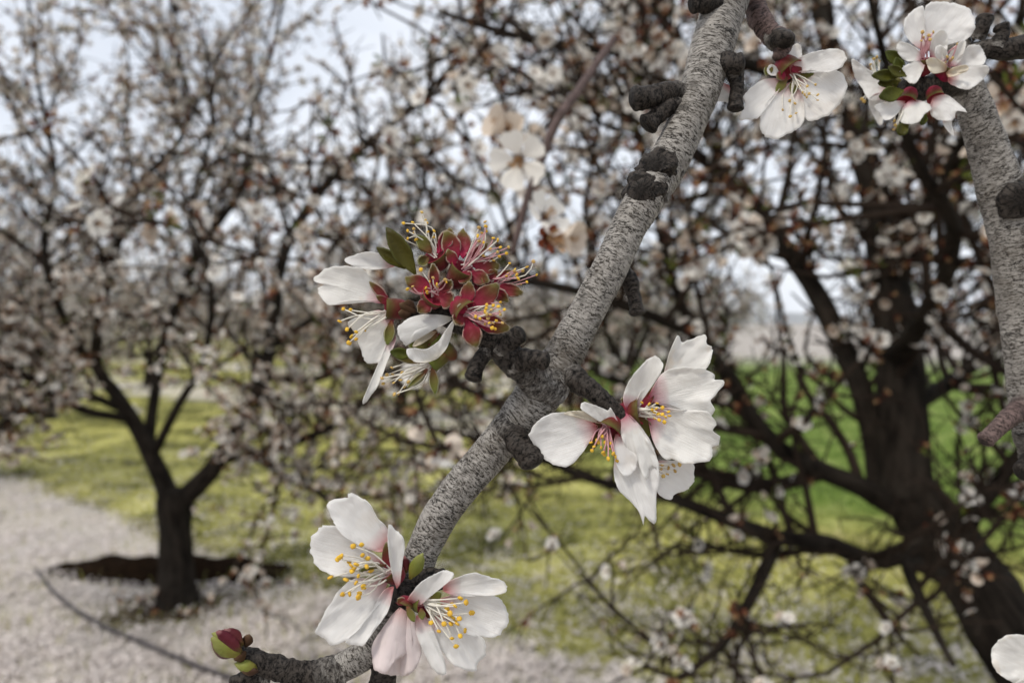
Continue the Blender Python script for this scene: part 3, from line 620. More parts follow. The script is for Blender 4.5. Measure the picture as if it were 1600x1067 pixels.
def stamen(parent, b, a, D, fil, ant, zb=0, za=12, rf=1.45, ra=4.1, Z=(0, 0, 1)):
    """filament from pixel b to anther at pixel a; one small mesh"""
    s_ = D / FPX; A = (Z[0] + a[0] * Z[2], Z[1] + a[1] * Z[2]); Bp = (b[0] + random.uniform(-6, 6), b[1] + random.uniform(-6, 6))
    p0 = P(Bp[0], Bp[1], D - zb * s_); p1 = P(A[0], A[1], D - za * s_); mid = .5 * (p0 + p1) + rng.normal(0, 1, 3) * np.linalg.norm(p1 - p0) * .09
    V, Q, T, B, _ = tube(crom([p0, mid, p1], 7), np.linspace(rf, rf * .7, 7) * s_, 6)
    d = p1 - p0; d /= np.linalg.norm(d); d = d + rng.normal(0, .6, 3); R = bases(d[None], np.array([random.random() * 6]))[0]
    v, q, t_ = SPH; k = rng.uniform(.85, 1.2); vv = (v * np.array([.62, .80, 1.05]) * (1 - .22 * np.exp(-(v[:, 1:2] / .3) ** 2)) + .14 * np.sign(v) * np.array([0, 1, 0]) + .07 * np.sin(9 * v[:, ::-1])) * ra * k * s_ @ R.T + p1; n = len(V)
    return mesh('stamen', np.vstack([V, vv]), [Q, T, q + n, t_ + n], [fil, ant], [np.zeros(len(Q)), np.zeros(len(T)), np.ones(len(q)), np.ones(len(t_))], parent=parent)
def cup(parent, name, mouth, foot, rm, rf, D, zm, zf, mat, inner=None):
    """calyx cup from its foot to its mouth, hollow"""
    s_ = D / FPX; a = P(mouth[0], mouth[1], D - zm * s_); f = P(foot[0], foot[1], D - zf * s_)
    t_ = np.array([0, .12, .35, .65, .9, 1.0, .97, .7, .45]); r = np.array([.35, .8, 1.0, 1.0, .95, .98, .86, .62, .2]) ; rr_ = (rf + (rm - rf) * t_) * r
    pts = f + (a - f) * t_[:, None]; ax = (a - f) / np.linalg.norm(a - f); R = bases(ax[None], np.array([0.]))[0]; sides = 18
    an = np.linspace(0, 2 * math.pi, sides, endpoint=False); ring = np.cos(an)[:, None] * R[:, 0] + np.sin(an)[:, None] * R[:, 1]
    V = (pts[:, None] + ring[None] * (rr_ * s_)[:, None, None]).reshape(-1, 3); n = len(t_)
    i = np.arange(n - 1)[:, None] * sides; j = np.arange(sides)[None]; kk = (j + 1) % sides; F = np.stack([i + j, i + kk, i + sides + kk, i + sides + j], -1).reshape(-1, 4)
    fm = np.repeat((np.arange(n - 1) >= 5).astype(int), sides)
    return mesh(name, V, [F], [mat, inner or M['throat']], [fm], attrs={'u': np.repeat(t_, sides), 'rim': np.zeros(n * sides)}, parent=parent)
def ovoid(name, parent, c, tip, length, width, D, mat, z=0, zt=0, rings=12, sides=16, ridges=0):
    s_ = D / FPX; a = P(c[0], c[1], D - z * s_); b = P(tip[0], tip[1], D - zt * s_); ax = (b - a) / np.linalg.norm(b - a); R = bases(ax[None], np.array([0.]))[0]
    t_ = np.linspace(0.02, .985, rings); r = np.sin(math.pi * t_ ** .85) ** .75 * width * .5 * s_; an = np.linspace(0, 2 * math.pi, sides, endpoint=False)
    k = 1 + (ridges * np.cos(an * 5) if ridges else 0 * an); ring = (np.cos(an) * k)[:, None] * R[:, 0] + (np.sin(an) * k)[:, None] * R[:, 1]
    V = (a + ax * (t_ * length * s_)[:, None])[:, None] + ring[None] * r[:, None, None]
    i = np.arange(rings - 1)[:, None] * sides; j = np.arange(sides)[None]; kk = (j + 1) % sides; F = np.stack([i + j, i + kk, i + sides + kk, i + sides + j], -1).reshape(-1, 4)
    V = V.reshape(-1, 3); e = (rings - 1) * sides + np.arange(sides); V = np.vstack([V, a + ax * length * s_, a]); TT = np.vstack([np.stack([e, np.roll(e, -1), np.full(sides, len(V) - 2)], -1), np.stack([np.roll(np.arange(sides), -1), np.arange(sides), np.full(sides, len(V) - 1)], -1)])
    return mesh(name, V, [F, TT], [mat], attrs={'u': np.concatenate([np.repeat(t_, sides), [1, 0]]), 'rim': np.zeros(len(V))}, parent=parent)

def flower(parent, centre, D, label=None, name='blossom'):
    o = empty(name, P(centre[0], centre[1], D), parent)
    if label: o['label'] = label
    return o
def stamens(fl, b, anth, D, fil, ant, Z, zb, za, **k):
    for q in anth: stamen(fl, b, q, D, fil, ant, zb, random.uniform(*za), Z=Z, **k)

ZA = (460, 310, .3187); ZB = (780, 500, .3185); ZC = (300, 750, .325); ZD = (1060, 0, .3375); ONE = (0, 0, 1)
DB = .175
MB = tag(empty('almond_branch', P(835, 640, DB)), 'lichen-grey almond branch bearing the cluster of maroon spent blossoms', 'branch')
main = [(1150, -40, .197), (1134, 0, .195), (1120, 50, .192), (1097, 130, .188), (1070, 200, .185), (1038, 262, .183), (1012, 305, .181), (985, 350, .18), (950, 425, .178), (910, 500, .177), (880, 556, .176), (838, 620, .175), (787, 682, .174), (728, 752, .172), (690, 803, .171), (662, 858, .170), (643, 910, .169), (612, 968, .168), (575, 1018, .168), (520, 1050, .168)]
mw = [70, 70, 68, 64, 60, 64, 62, 56, 55, 57, 62, 72, 60, 57, 56, 52, 50, 46, 46, 44]
wood('bark', MB, main, mw, M['bark_grey'], sides=72, n=520, lump=.055, ridge=.022, endc=False)
def spur(L, W, mat='bark_dark', n=60, **k): return wood('spur', MB, L, W, M[mat], sides=28, n=n, lump=k.pop('lump', .22), ridge=k.pop('ridge', .10), **k)
spur([(860, 612, .175), (836, 590, .171), (805, 562, .168), (778, 540, .167), (742, 518, .167), (706, 496, .168), (668, 488, .169), (625, 484, .170)], [62, 54, 48, 44, 38, 36, 34, 22], n=110)
spur([(1030, 268, .183), (1025, 262, .1795), (1021, 258, .1775)], [52, 50, 34], lump=.6, ridge=.35); spur([(1046, 272, .183), (1040, 262, .1785), (1036, 254, .177)], [34, 30, 22], lump=.5, ridge=.3); spur([(1000, 282, .182), (998, 280, .178), (996, 276, .1765)], [32, 28, 20], lump=.5, ridge=.3); spur([(1024, 300, .182), (1024, 296, .1775), (1026, 292, .176)], [34, 30, 20], lump=.5, ridge=.3); spur([(1010, 302, .181), (1004, 299, .1775), (1001, 297, .1755)], [48, 46, 30], lump=.6, ridge=.35)
spur([(780, 545, .167), (796, 532, .165), (817, 516, .164)], [30, 32, 26])
spur([(800, 566, .168), (828, 561, .165), (858, 566, .164)], [34, 30, 28])
spur([(765, 545, .167), (748, 566, .166), (738, 596, .165)], [26, 22, 27])
spur([(870, 575, .176), (900, 595, .173), (935, 618, .170), (968, 645, .169), (985, 652, .170)], [48, 40, 30, 25, 20], 'bark_dark', n=90, dirt=.0)
spur([(790, 662, .174), (812, 690, .170), (826, 708, .168), (838, 728, .167)], [42, 42, 40, 38], 'bark_dark')
spur([(962, 410, .180), (982, 436, .180), (990, 462, .180), (996, 494, .180)], [20, 26, 20, 25])
spur([(1072, 150, .187), (1040, 148, .184), (1012, 153, .182), (986, 156, .181)], [36, 34, 34, 38])
spur([(1066, 158, .186), (1036, 174, .183), (1008, 198, .182)], [28, 28, 30])
spur([(1098, 98, .190), (1128, 100, .187), (1162, 104, .187)], [44, 36, 32]); spur([(1146, 104, .188), (1151, 138, .188), (1148, 174, .188)], [26, 22, 25])
spur([(1130, 10, .192), (1100, 4, .188), (1078, 6, .187)], [40, 30, 24])
spur([(640, 900, .168), (628, 930, .165), (632, 955, .164)], [40, 44, 34]); spur([(650, 915, .168), (680, 905, .166), (700, 902, .166)], [40, 34, 24])
spur([(540, 1045, .168), (480, 1054, .166), (430, 1044, .165), (396, 1030, .164), (372, 1018, .164)], [44, 40, 36, 34, 26], n=110, endc=False)
spur([(606, 990, .168), (600, 1030, .167), (596, 1080, .167)], [36, 38, 40]); spur([(420, 1052, .166), (390, 1058, .165), (362, 1072, .165)], [30, 26, 24])

# -- cluster A: spent blossoms and one tired white blossom
DA = .168
SR, SG = M['sepal_red'], M['sepal_green']
fl = flower(MB, (610, 485), DA, 'tired white blossom with tan stains facing away from the branch')
cup(fl, 'calyx', (602, 482), (640, 484), 18, 15, DA, 4, -6, SR)
blade('petal', fl, (462, 500), [(420, 445), (375, 400), (330, 345), (250, 332), (165, 342), (90, 392), (100, 410), (150, 416), (112, 438), (130, 480), (172, 522), (215, 512), (280, 500), (350, 505), (430, 515)], DA, M['petal'], 0, 10, 12, -8, 2.5, ZA)
blade('petal', fl, (500, 330), [(480, 308), (440, 278), (350, 264), (250, 296), (275, 325), (340, 345), (405, 348), (475, 338)], DA, M['petal_clean'], -6, 16, 10, 0, 1.5, ZA)
blade('petal', fl, (488, 590), [(420, 548), (330, 575), (262, 612), (285, 645), (318, 715), (345, 790), (370, 810), (412, 806), (440, 745), (470, 680)], DA, M['petal'], -4, -12, 14, 4, 2, ZA)
blade('petal', fl, (485, 640), [(455, 700), (425, 800), (385, 900), (345, 965), (334, 1012), (362, 985), (410, 915), (455, 800), (495, 700)], DA, M['petal'], 4, 20, 8, 0, 1, ZA)
lancet('sepal', fl, (608, 470), (577, 440), 14, DA, SR, 6, 6, cup=4); lancet('sepal', fl, (612, 500), (605, 540), 17, DA, SG, 10, 16, cup=4); lancet('sepal', fl, (610, 476), (588, 462), 12, DA, SR, 10, 18)
stamens(fl, (602, 490), [(240, 542), (275, 548), (222, 603), (258, 642), (345, 645), (303, 655), (280, 677), (303, 690), (268, 708)], DA, M['fil'], M['anther'], ZA, 6, (4, 26), ra=3.6)
fl = flower(MB, (690, 525), DA, 'small half-closed white blossom hooded over its throat')
cup(fl, 'calyx', (678, 530), (712, 560), 14, 12, DA, 2, -8, SG)
blade('petal', fl, (785, 585), [(700, 570), (615, 572), (550, 594), (506, 640), (518, 690), (548, 722), (572, 680), (600, 645), (650, 640), (700, 632), (745, 612)], .1655, M['petal_plain'], 0, 22, -10, 0, 2, ZA)
blade('petal', fl, (700, 785), [(745, 735), (772, 660), (782, 600), (745, 640), (705, 700), (645, 738), (585, 735), (550, 742), (570, 790), (620, 806), (665, 800)], .166, M['petal_plain'], 4, 18, 8, 0, 2, ZA)
blade('petal', fl, (700, 650), [(640, 620), (580, 640), (560, 725), (600, 760), (690, 730)], DA, M['sepal_green'], -8, -8, 6, 0, 1, ZA); blade('petal', fl, (700, 650), [(680, 655), (640, 660), (600, 690), (580, 725), (610, 720), (660, 690)], DA, M['petal_cream'], -2, 4, 6, 0, 1, ZA)  # green blade put in as the dark hollow under the hood
fl = flower(MB, (668, 575), DA, 'hanging spent blossom with pale stamens under the cluster')
cup(fl, 'calyx', (672, 570), (700, 548), 15, 13, DA, 0, -4, SG)
for b, t_, w, z in (((676, 572), (680, 617), 15, 8), ((668, 576), (642, 604), 13, 6), ((664, 566), (612, 553), 16, -4), ((668, 578), (636, 606), 9, 14)): lancet('sepal', fl, b, t_, w, DA, SG, z, z + 6, cup=3)
stamens(fl, (668, 574), [(430, 880), (455, 865), (483, 862), (530, 855), (478, 830), (435, 908), (487, 903), (540, 925), (510, 955), (490, 960), (520, 890), (560, 900)], DA, M['fil'], M['anther_old'], ZA, 2, (0, 22), ra=3.2)
def spent(label, c, foot, seps, anth, z0, za, fil='fil_pink', mats=None, D=.1655, rm=22):
    fl = flower(MB, c, D, label); cup(fl, 'calyx', c, foot, rm, 15, D, z0, z0 - 16, SR)
    for k, (b, t_, w, zt) in enumerate(seps):
        w *= random.uniform(.95, 1.3); t_ = (t_[0] + random.uniform(-3, 3), t_[1] + random.uniform(-3, 3)); lancet('sepal', fl, b, t_, w, D, (mats or [SR])[k % len(mats or [SR])], z0 + 2, zt, cup=random.uniform(1, 9), curl=random.uniform(-6, 8), ruf=1.2, jag=.06)
    anth = list(anth) + [((a[0] + random.uniform(-24, 24)) * .8 + .2 * (c[0] - 460) / .3187, (a[1] + random.uniform(-24, 24)) * .8 + .2 * (c[1] - 310) / .3187) for a in anth[::2]]
    for k, q in enumerate(anth): stamen(fl, c, q, D, M['fil' if k % 5 == 0 else fil], M['anther' if k % 3 else 'anther_old'], z0, random.uniform(*za), Z=ZA, ra=random.uniform(2.5, 3.3), rf=1.2)
    return fl
spent('maroon spent blossom opening downward with clustered yellow anthers', (730, 490), (708, 470), [((728, 478), (733, 442), 24, 12), ((738, 482), (782, 447), 30, 6), ((738, 498), (795, 514), 30, 20), ((730, 500), (747, 541), 28, 26), ((722, 494), (713, 507), 24, 20), ((724, 490), (716, 475), 20, 22)],
      [(965, 545), (1010, 510), (1030, 545), (935, 575), (910, 590), (990, 600), (1020, 610), (970, 635), (955, 610), (1010, 570), (975, 525), (1000, 530), (960, 570), (985, 640), (940, 540)], 10, (22, 40), D=.163)
spent('small maroon spent blossom in the middle of the cluster', (680, 460), (668, 474), [((676, 455), (631, 436), 22, 10), ((680, 452), (679, 410), 17, 12), ((688, 456), (706, 440), 16, 14), ((688, 464), (710, 474), 22, 24), ((676, 468), (652, 489), 22, 22)],
      [(680, 390), (645, 440), (555, 445), (740, 400), (650, 455), (620, 350), (700, 430), (745, 410)], 12, (20, 34))
spent('large maroon spent blossom with long stamens reaching up', (725, 418), (706, 448), [((714, 408), (697, 360), 24, -4), ((724, 404), (722, 357), 20, -8), ((712, 416), (702, 388), 18, 14), ((738, 414), (780, 416), 24, 8), ((732, 426), (767, 441), 22, 14), ((720, 426), (735, 438), 22, 18), ((736, 406), (762, 380), 16, -6)],
      [(935, 115), (938, 138), (920, 170), (905, 210), (975, 195), (997, 205), (1050, 240), (1040, 270), (900, 270), (930, 285), (1005, 285), (940, 160), (900, 180), (1010, 240), (960, 250)], 4, (0, 26))
spent('maroon spent blossom facing along the branch tips with splayed stamens', (768, 442), (745, 458), [((772, 440), (800, 424), 15, 0), ((774, 448), (816, 460), 20, 10), ((768, 450), (792, 470), 18, 8), ((764, 436), (776, 420), 14, 4)],
      [(1172, 310), (1188, 375), (1140, 410), (1120, 355), (1085, 360), (1055, 318), (1060, 380), (1090, 375), (1080, 350), (1110, 420)], 2, (0, 22))
spent('spent blossom at the top with white stamens standing upright', (678, 398), (692, 420), [((674, 396), (650, 366), 20, 10), ((688, 394), (706, 358), 20, -4), ((670, 402), (650, 412), 16, 12), ((684, 396), (690, 372), 14, -8)],
      [(625, 68), (580, 118), (535, 122), (523, 195), (555, 198), (650, 120), (585, 150), (655, 165), (685, 160)], 2, (0, 18), 'fil', [SG, SR])
lancet('leaf', MB, (650, 430), (604, 355), 29, .167, M['leaf'], 14, 22, cup=8, wmax=.45); lancet('leaf', MB, (634, 420), (588, 386), 17, .167, M['leaf'], 6, 8, cup=6)
lancet('leaf', MB, (648, 424), (612, 362), 16, .167, M['leaf'], 2, 4, cup=6); lancet('leaf', MB, (644, 556), (609, 549), 17, .167, M['leaf'], 6, 10, cup=5)
for (b, t_, w) in (((650, 488), (624, 474), 15), ((648, 482), (632, 470), 13), ((642, 492), (622, 488), 15), ((655, 500), (640, 506), 14)): lancet('bud_scale', MB, b, t_, w, .167, M['bud_scale'], 8, 14, cup=-6)

# -- group B: white pair beyond the junction
DBB = .169
fl = flower(MB, (1000, 643), DBB, 'large open white blossom with ruffled petals and red throat')
cup(fl, 'calyx', (1002, 640), (968, 642), 24, 16, DBB, 0, -14, SR)
blade('petal', fl, (790, 330), [(820, 240), (835, 160), (878, 72), (895, 110), (955, 88), (1014, 66), (1018, 105), (1046, 130), (1035, 190), (1005, 245), (900, 290)], DBB, M['petal'], -18, -22, 10, 6, 3, ZB)
blade('petal', fl, (725, 395), [(760, 320), (800, 262), (860, 236), (950, 232), (1015, 243), (1060, 275), (1052, 292), (1098, 295), (1092, 330), (1050, 380), (1035, 400), (1060, 440), (1040, 468), (960, 470), (860, 420), (780, 405)], DBB, M['petal'], -6, -12, 10, 12, 4, ZB)
blade('petal', fl, (725, 470), [(790, 430), (900, 440), (1020, 450), (1062, 500), (1050, 545), (1084, 572), (1078, 610), (1048, 628), (1052, 660), (1010, 695), (930, 705), (860, 690), (800, 668), (755, 590), (740, 520)], DBB, M['petal'], -4, 6, 16, 6, 4, ZB)
blade('petal', fl, (655, 460), [(615, 420), (614, 350), (650, 280), (705, 215), (755, 176), (802, 208), (790, 262), (755, 305), (700, 345), (672, 400)], DBB, M['petal'], 4, 26, 8, 6, 3, ZB)
blade('petal', fl, (620, 450), [(590, 490), (595, 550), (620, 620), (655, 660), (690, 690), (695, 740), (724, 782), (742, 720), (782, 730), (775, 680), (745, 600), (700, 530), (655, 480)], DBB, M['petal'], 10, 34, -8, -8, 4, ZB)
lancet('sepal', fl, (996, 640), (1020, 605), 26, DBB, SR, -4, -10, cup=4); lancet('sepal', fl, (998, 650), (1014, 682), 24, DBB, SG, -4, -8, cup=4); lancet('sepal', fl, (990, 636), (970, 622), 16, DBB, SR, -8, -2)
stamens(fl, (990, 643), [(735, 412), (800, 430), (830, 450), (780, 460), (815, 475), (810, 500), (765, 480), (750, 440), (775, 408), (835, 470), (785, 490), (700, 405), (760, 455), (800, 462), (770, 435)], DBB, M['fil'], M['anther'], ZB, 2, (10, 28), ra=3.3)
fl = flower(MB, (948, 668), DBB, 'white blossom with broad lower petal and dark red throat beside the junction')
cup(fl, 'calyx', (948, 672), (962, 645), 24, 15, DBB, 2, -10, SR)
blade('petal', fl, (485, 520), [(440, 492), (400, 475), (330, 454), (260, 458), (195, 490), (145, 562), (165, 600), (188, 630), (205, 660), (235, 690), (300, 718), (345, 715), (400, 660), (440, 600)], DBB, M['petal_clean'], 4, 20, 10, -6, 1.5, ZB)
blade('petal', fl, (505, 510), [(440, 490), (380, 470), (320, 462), (345, 448), (420, 448), (470, 475)], DBB, M['petal_cream'], 6, 26, 4, 0, 3, ZB)
blade('petal', fl, (540, 530), [(480, 480), (405, 438), (408, 402), (450, 412), (530, 440), (548, 432), (585, 505), (575, 525)], DBB, M['petal'], 8, 26, 6, 0, 2, ZB)
blade('petal', fl, (590, 590), [(565, 700), (568, 785), (600, 850), (650, 895), (690, 950), (708, 1002), (716, 960), (752, 998), (770, 975), (772, 880), (785, 770), (770, 700), (700, 630), (640, 600)], DBB, M['petal_clean'], 6, 14, 12, 0, 2, ZB)
blade('petal', fl, (570, 560), [(560, 640), (580, 720), (610, 760), (650, 760), (680, 690), (650, 620), (610, 570)], DBB, M['petal_clean'], 4, 20, 6, 0, 2, ZB)
lancet('sepal', fl, (935, 672), (914, 707), 22, DBB, SG, -2, -4); lancet('sepal', fl, (940, 660), (916, 665), 24, DBB, SG, -4, -6); lancet('sepal', fl, (952, 660), (968, 690), 30, DBB, SR, -4, -2)
stamens(fl, (948, 662), [(505, 570), (465, 620), (510, 650), (545, 605), (540, 630), (570, 670), (578, 690), (455, 640), (485, 600), (520, 600), (450, 600), (500, 625), (535, 680), (480, 590), (560, 655), (515, 660)], DBB, M['fil_pink'], M['anther'], ZB, 2, (12, 30), ra=3.4)
DB3 = .176
fl = flower(MB, (1018, 728), DB3, 'smaller white blossom tucked behind the ruffled one')
cup(fl, 'calyx', (1012, 722), (990, 700), 18, 13, DB3, 0, -12, SR)
blade('petal', fl, (745, 700), [(790, 690), (870, 690), (950, 708), (957, 755), (950, 805), (905, 840), (868, 850), (838, 878), (790, 860), (760, 800)], DB3, M['petal_clean'], -4, 4, 8, 0, 2, ZB)
blade('petal', fl, (730, 690), [(700, 760), (715, 830), (750, 860), (780, 800), (770, 740)], DB3, M['petal_clean'], 0, 6, 8, 0, 2, ZB)
lancet('sepal', fl, (1014, 724), (1030, 738), 14, DB3, SR, 2, 6)
stamens(fl, (1012, 724), [(800, 710), (830, 725), (855, 712), (885, 708), (805, 765), (825, 755), (862, 740), (795, 730)], DB3, M['fil'], M['anther_old'], ZB, 4, (8, 20), ra=3.4)

# -- group C: low white blossoms
DC = .160
fl = flower(MB, (610, 890), DC, 'fresh white blossom spreading its yellow anthers below the grey branch')
cup(fl, 'calyx', (605, 888), (628, 905), 20, 14, DC, -4, -18, SR)
blade('petal', fl, (945, 330), [(900, 345), (830, 325), (760, 290), (705, 240), (660, 160), (650, 120), (690, 92), (745, 88), (760, 64), (805, 78), (855, 115), (890, 180), (940, 235)], DC, M['petal_clean'], 0, 14, 12, -6, 1.5, ZC)
blade('petal', fl, (935, 400), [(860, 430), (790, 460), (700, 462), (620, 430), (572, 360), (562, 300), (600, 232), (650, 220), (720, 235), (770, 290), (860, 340)], DC, M['petal_clean'], -4, 10, 14, -4, 1.5, ZC)
blade('petal', fl, (945, 480), [(880, 500), (800, 470), (725, 510), (660, 600), (610, 690), (592, 735), (640, 770), (690, 792), (750, 765), (800, 735), (850, 680), (890, 610)], DC, M['petal_clean'], 0, 8, 10, 8, 2, ZC)
blade('petal', fl, (970, 510), [(935, 520), (900, 560), (860, 640), (800, 720), (735, 780), (780, 790), (820, 795), (855, 750), (900, 690), (945, 620)], DC, M['petal_clean'], 8, 24, 6, 0, 2, ZC)
blade('petal', fl, (985, 520), [(960, 440), (945, 330), (944, 220), (985, 245), (1022, 300), (1010, 400), (1000, 500)], DC, M['petal_clean'], 8, 30, 8, 0, 1.5, ZC)
lancet('sepal', fl, (606, 896), (604, 846), 16, DC, SR, -2, 4); lancet('sepal', fl, (598, 910), (588, 938), 18, DC, SG, -4, -4)
stamens(fl, (607, 894), [(775, 317), (815, 310), (712, 370), (820, 360), (845, 375), (755, 398), (780, 420), (862, 432), (800, 460), (665, 467), (740, 478), (788, 493), (825, 513), (725, 548), (757, 545), (800, 562), (770, 435), (790, 405), (840, 415), (700, 380), (765, 410), (805, 545), (720, 362)], DC, M['fil'], M['anther'], ZC, 0, (16, 44), ra=4.4)
blade('pistil', fl, (935, 408), [(870, 404), (810, 425), (812, 440), (870, 414)], DC, M['sepal_green'], 4, 36, Z=ZC, thick=.0005)
fl = flower(MB, (665, 945), DC, 'white blossom with golden anthers turned away from its neighbour')
cup(fl, 'calyx', (662, 942), (640, 935), 18, 13, DC, -4, -16, SG)
blade('petal', fl, (1205, 530), [(1210, 500), (1290, 462), (1360, 445), (1440, 468), (1490, 480), (1520, 515), (1480, 548), (1380, 556), (1270, 556)], DC, M['petal_clean'], -2, 6, 10, 6, 2, ZC)
blade('petal', fl, (1190, 570), [(1280, 548), (1400, 550), (1470, 565), (1510, 610), (1524, 655), (1500, 715), (1455, 750), (1380, 752), (1300, 730), (1230, 660)], DC, M['petal_clean'], -6, -10, 14, 8, 1.5, ZC)
blade('petal', fl, (1170, 620), [(1260, 700), (1330, 740), (1400, 760), (1410, 830), (1370, 885), (1368, 918), (1320, 912), (1250, 880), (1190, 800), (1160, 700)], DC, M['petal_clean'], -4, -8, 12, 6, 1.5, ZC)
blade('petal', fl, (1085, 645), [(1065, 660), (1080, 740), (1120, 840), (1170, 920), (1212, 942), (1222, 900), (1190, 800), (1160, 720), (1125, 655)], DC, M['petal_clean'], 4, 24, -6, 0, 1.5, ZC)
blade('petal', fl, (1080, 610), [(1030, 606), (1045, 560), (1090, 500), (1150, 460), (1215, 434), (1256, 450), (1240, 480), (1180, 530), (1120, 580)], DC, M['petal_clean'], 4, 30, 8, 0, 2, ZC)
lancet('sepal', fl, (658, 950), (660, 968), 12, DC, SG, 8, 14); lancet('sepal', fl, (664, 940), (690, 926), 20, DC, SG, -6, -8); lancet('sepal', fl, (660, 948), (680, 962), 22, DC, SR, -6, -4)
stamens(fl, (665, 942), [(1290, 567), (1318, 587), (1345, 637), (1250, 597), (1225, 615), (1240, 640), (1265, 680), (1212, 690), (1150, 683), (1187, 725), (1313, 722), (1290, 748), (1250, 760), (1270, 798), (1285, 665), (1255, 660), (1215, 650), (1265, 605), (1245, 690), (1275, 690)], DC, M['fil'], M['anther'], ZC, 0, (14, 40), ra=4.4)
fl = flower(MB, (635, 950), DC, 'half-open blush blossom hanging between the two fresh ones')
cup(fl, 'calyx', (632, 948), (640, 932), 16, 12, DC, 0, -8, SR)
blade('petal', fl, (1000, 610), [(960, 650), (910, 720), (868, 790), (870, 870), (880, 910), (930, 930), (980, 860), (1040, 830), (1060, 760), (1050, 680), (1030, 630)], DC, M['petal_pink'], 6, 30, -26, 0, 1.5, ZC)
blade('petal', fl, (1040, 620), [(1040, 700), (1060, 790), (1020, 850), (1000, 930), (1050, 925), (1090, 880), (1102, 820), (1080, 740), (1065, 650)], DC, M['petal_pink'], 4, 12, -14, 0, 1.5, ZC)
blade('petal', fl, (1000, 640), [(930, 740), (890, 840), (880, 900), (930, 932), (1000, 940), (1060, 920), (1090, 860), (1060, 760)], DC, M['petal_pink'], -14, -6, 16, 0, 1.5, ZC)
lancet('sepal', fl, (632, 944), (622, 934), 14, DC, SR, 6, 8); lancet('sepal', fl, (636, 946), (648, 972), 12, DC, SG, 14, 22)
# buds
lancet('leaf', MB, (640, 905), (661, 864), 20, .163, M['bud_green'], 4, 10, cup=-6); lancet('leaf', MB, (634, 895), (632, 868), 14, .163, M['bud_red'], 0, 4, cup=-5)
bd = flower(MB, (372, 1014), .163, 'plump maroon and green flower bud at the twig tip', 'bud')
ovoid('bud_petals', bd, (376, 1016), (330, 996), 50, 40, .163, M['bud_red'], 0, 4, ridges=.05)
for (b, t_, w, z, mt) in (((378, 1026), (330, 994), 32, 22, 'bud_green'), ((372, 1012), (332, 988), 18, 22, 'bud_green'), ((380, 1008), (350, 983), 26, 18, 'bud_red'), ((378, 1018), (338, 984), 22, 25, 'bud_red'), ((384, 1018), (366, 1030), 18, 18, 'bud_scale'), ((384, 1010), (390, 990), 15, 10, 'bud_scale')): lancet('bud_scale', bd, b, t_, w, .163, M[mt], z - 4, z, cup=-8, belly=4)
bd = flower(MB, (388, 1046), .163, 'small lime green leaf bud under the maroon bud', 'bud'); ovoid('bud_scale', bd, (402, 1044), (366, 1036), 36, 20, .163, M['bud_green'], 6, 10); lancet('bud_scale', bd, (404, 1048), (378, 1048), 13, .163, M['bud_scale'], 12, 16, cup=-4)

# ------------------------------------------------------------------ second branch, upper corner
DD = .203
SB = tag(empty('almond_branch', P(1560, 300, .215)), 'grey almond branch carrying the crowded white blossoms with green leaflets', 'branch')
def wood2(name, L, W, mat, n=70, **k): return wood(name, SB, L, W, M[mat], sides=k.pop('sides', 30), n=n, lump=k.pop('lump', .14), ridge=k.pop('ridge', .05), **k)
wood2('bark', [(1492, 60, .212), (1506, 120, .212), (1526, 180, .213), (1546, 240, .214), (1566, 305, .215), (1582, 370, .216), (1590, 450, .217), (1602, 560, .218), (1616, 680, .22)], [38, 46, 52, 58, 66, 66, 62, 58, 56], 'bark_grey', 240, sides=48, lump=.07, ridge=.025, endc=False)
wood2('spur', [(1580, 312, .215), (1592, 312, .208), (1596, 313, .206)], [52, 50, 40], 'bark_dark', 40, lump=.3)
wood2('spur', [(1508, 92, .212), (1540, 78, .208), (1575, 78, .206), (1640, 62, .206)], [34, 30, 34, 34], 'bark_dark'); wood2('spur', [(1556, 76, .206), (1566, 52, .205), (1562, 38, .205)], [22, 20, 24], 'bark_dark', 40); wood2('spur', [(1525, 60, .209), (1536, 40, .207), (1540, 24, .207)], [24, 22, 26], 'bark_dark', 40)
wood2('spur', [(1510, 130, .212), (1470, 132, .207), (1430, 140, .206), (1405, 134, .206)], [34, 36, 34, 22], 'bark_dark', lump=.25)
wood2('spur', [(1606, 628, .218), (1575, 655, .212), (1535, 690, .210)], [34, 28, 24], 'bark_plum'); wood2('spur', [(1625, 715, .22), (1604, 732, .215), (1594, 742, .214)], [40, 32, 30], 'bark_dark', 40)
DE = .203
def fl2(c, label, D=DE): return flower(SB, c, D, label)
fl = fl2((1444, 91), 'upper white blossom with rounded petals and thin red throat lines')
cup(fl, 'calyx', (1444, 92), (1440, 120), 15, 12, DE, 0, -12, SR)
blade('petal', fl, (1140, 240), [(1080, 200), (1045, 140), (1055, 80), (1100, 40), (1132, 32), (1142, 80), (1148, 170)], DE, M['petal_clean'], 0, -4, 8, 4, 1.5, ZD)
blade('petal', fl, (1150, 240), [(1150, 170), (1140, 90), (1150, 25), (1200, 8), (1270, 14), (1340, 40), (1372, 90), (1362, 155), (1320, 188), (1250, 180), (1190, 210)], DE, M['petal_clean'], -2, -6, 8, 6, 1.5, ZD)
blade('petal', fl, (1140, 265), [(1090, 285), (1040, 275), (1010, 225), (1030, 195), (1080, 210), (1120, 240)], DE, M['petal'], 2, 18, 6, 0, 1.5, ZD)
blade('petal', fl, (1145, 280), [(1130, 330), (1095, 388), (1045, 365), (1024, 332), (1060, 300), (1110, 280)], DE, M['petal'], 4, 22, 6, 0, 1.5, ZD)
blade('petal', fl, (1165, 270), [(1165, 220), (1185, 165), (1225, 138), (1248, 175), (1240, 250), (1225, 285), (1190, 280)], DE, M['petal'], 6, 24, 6, 0, 1.5, ZD)
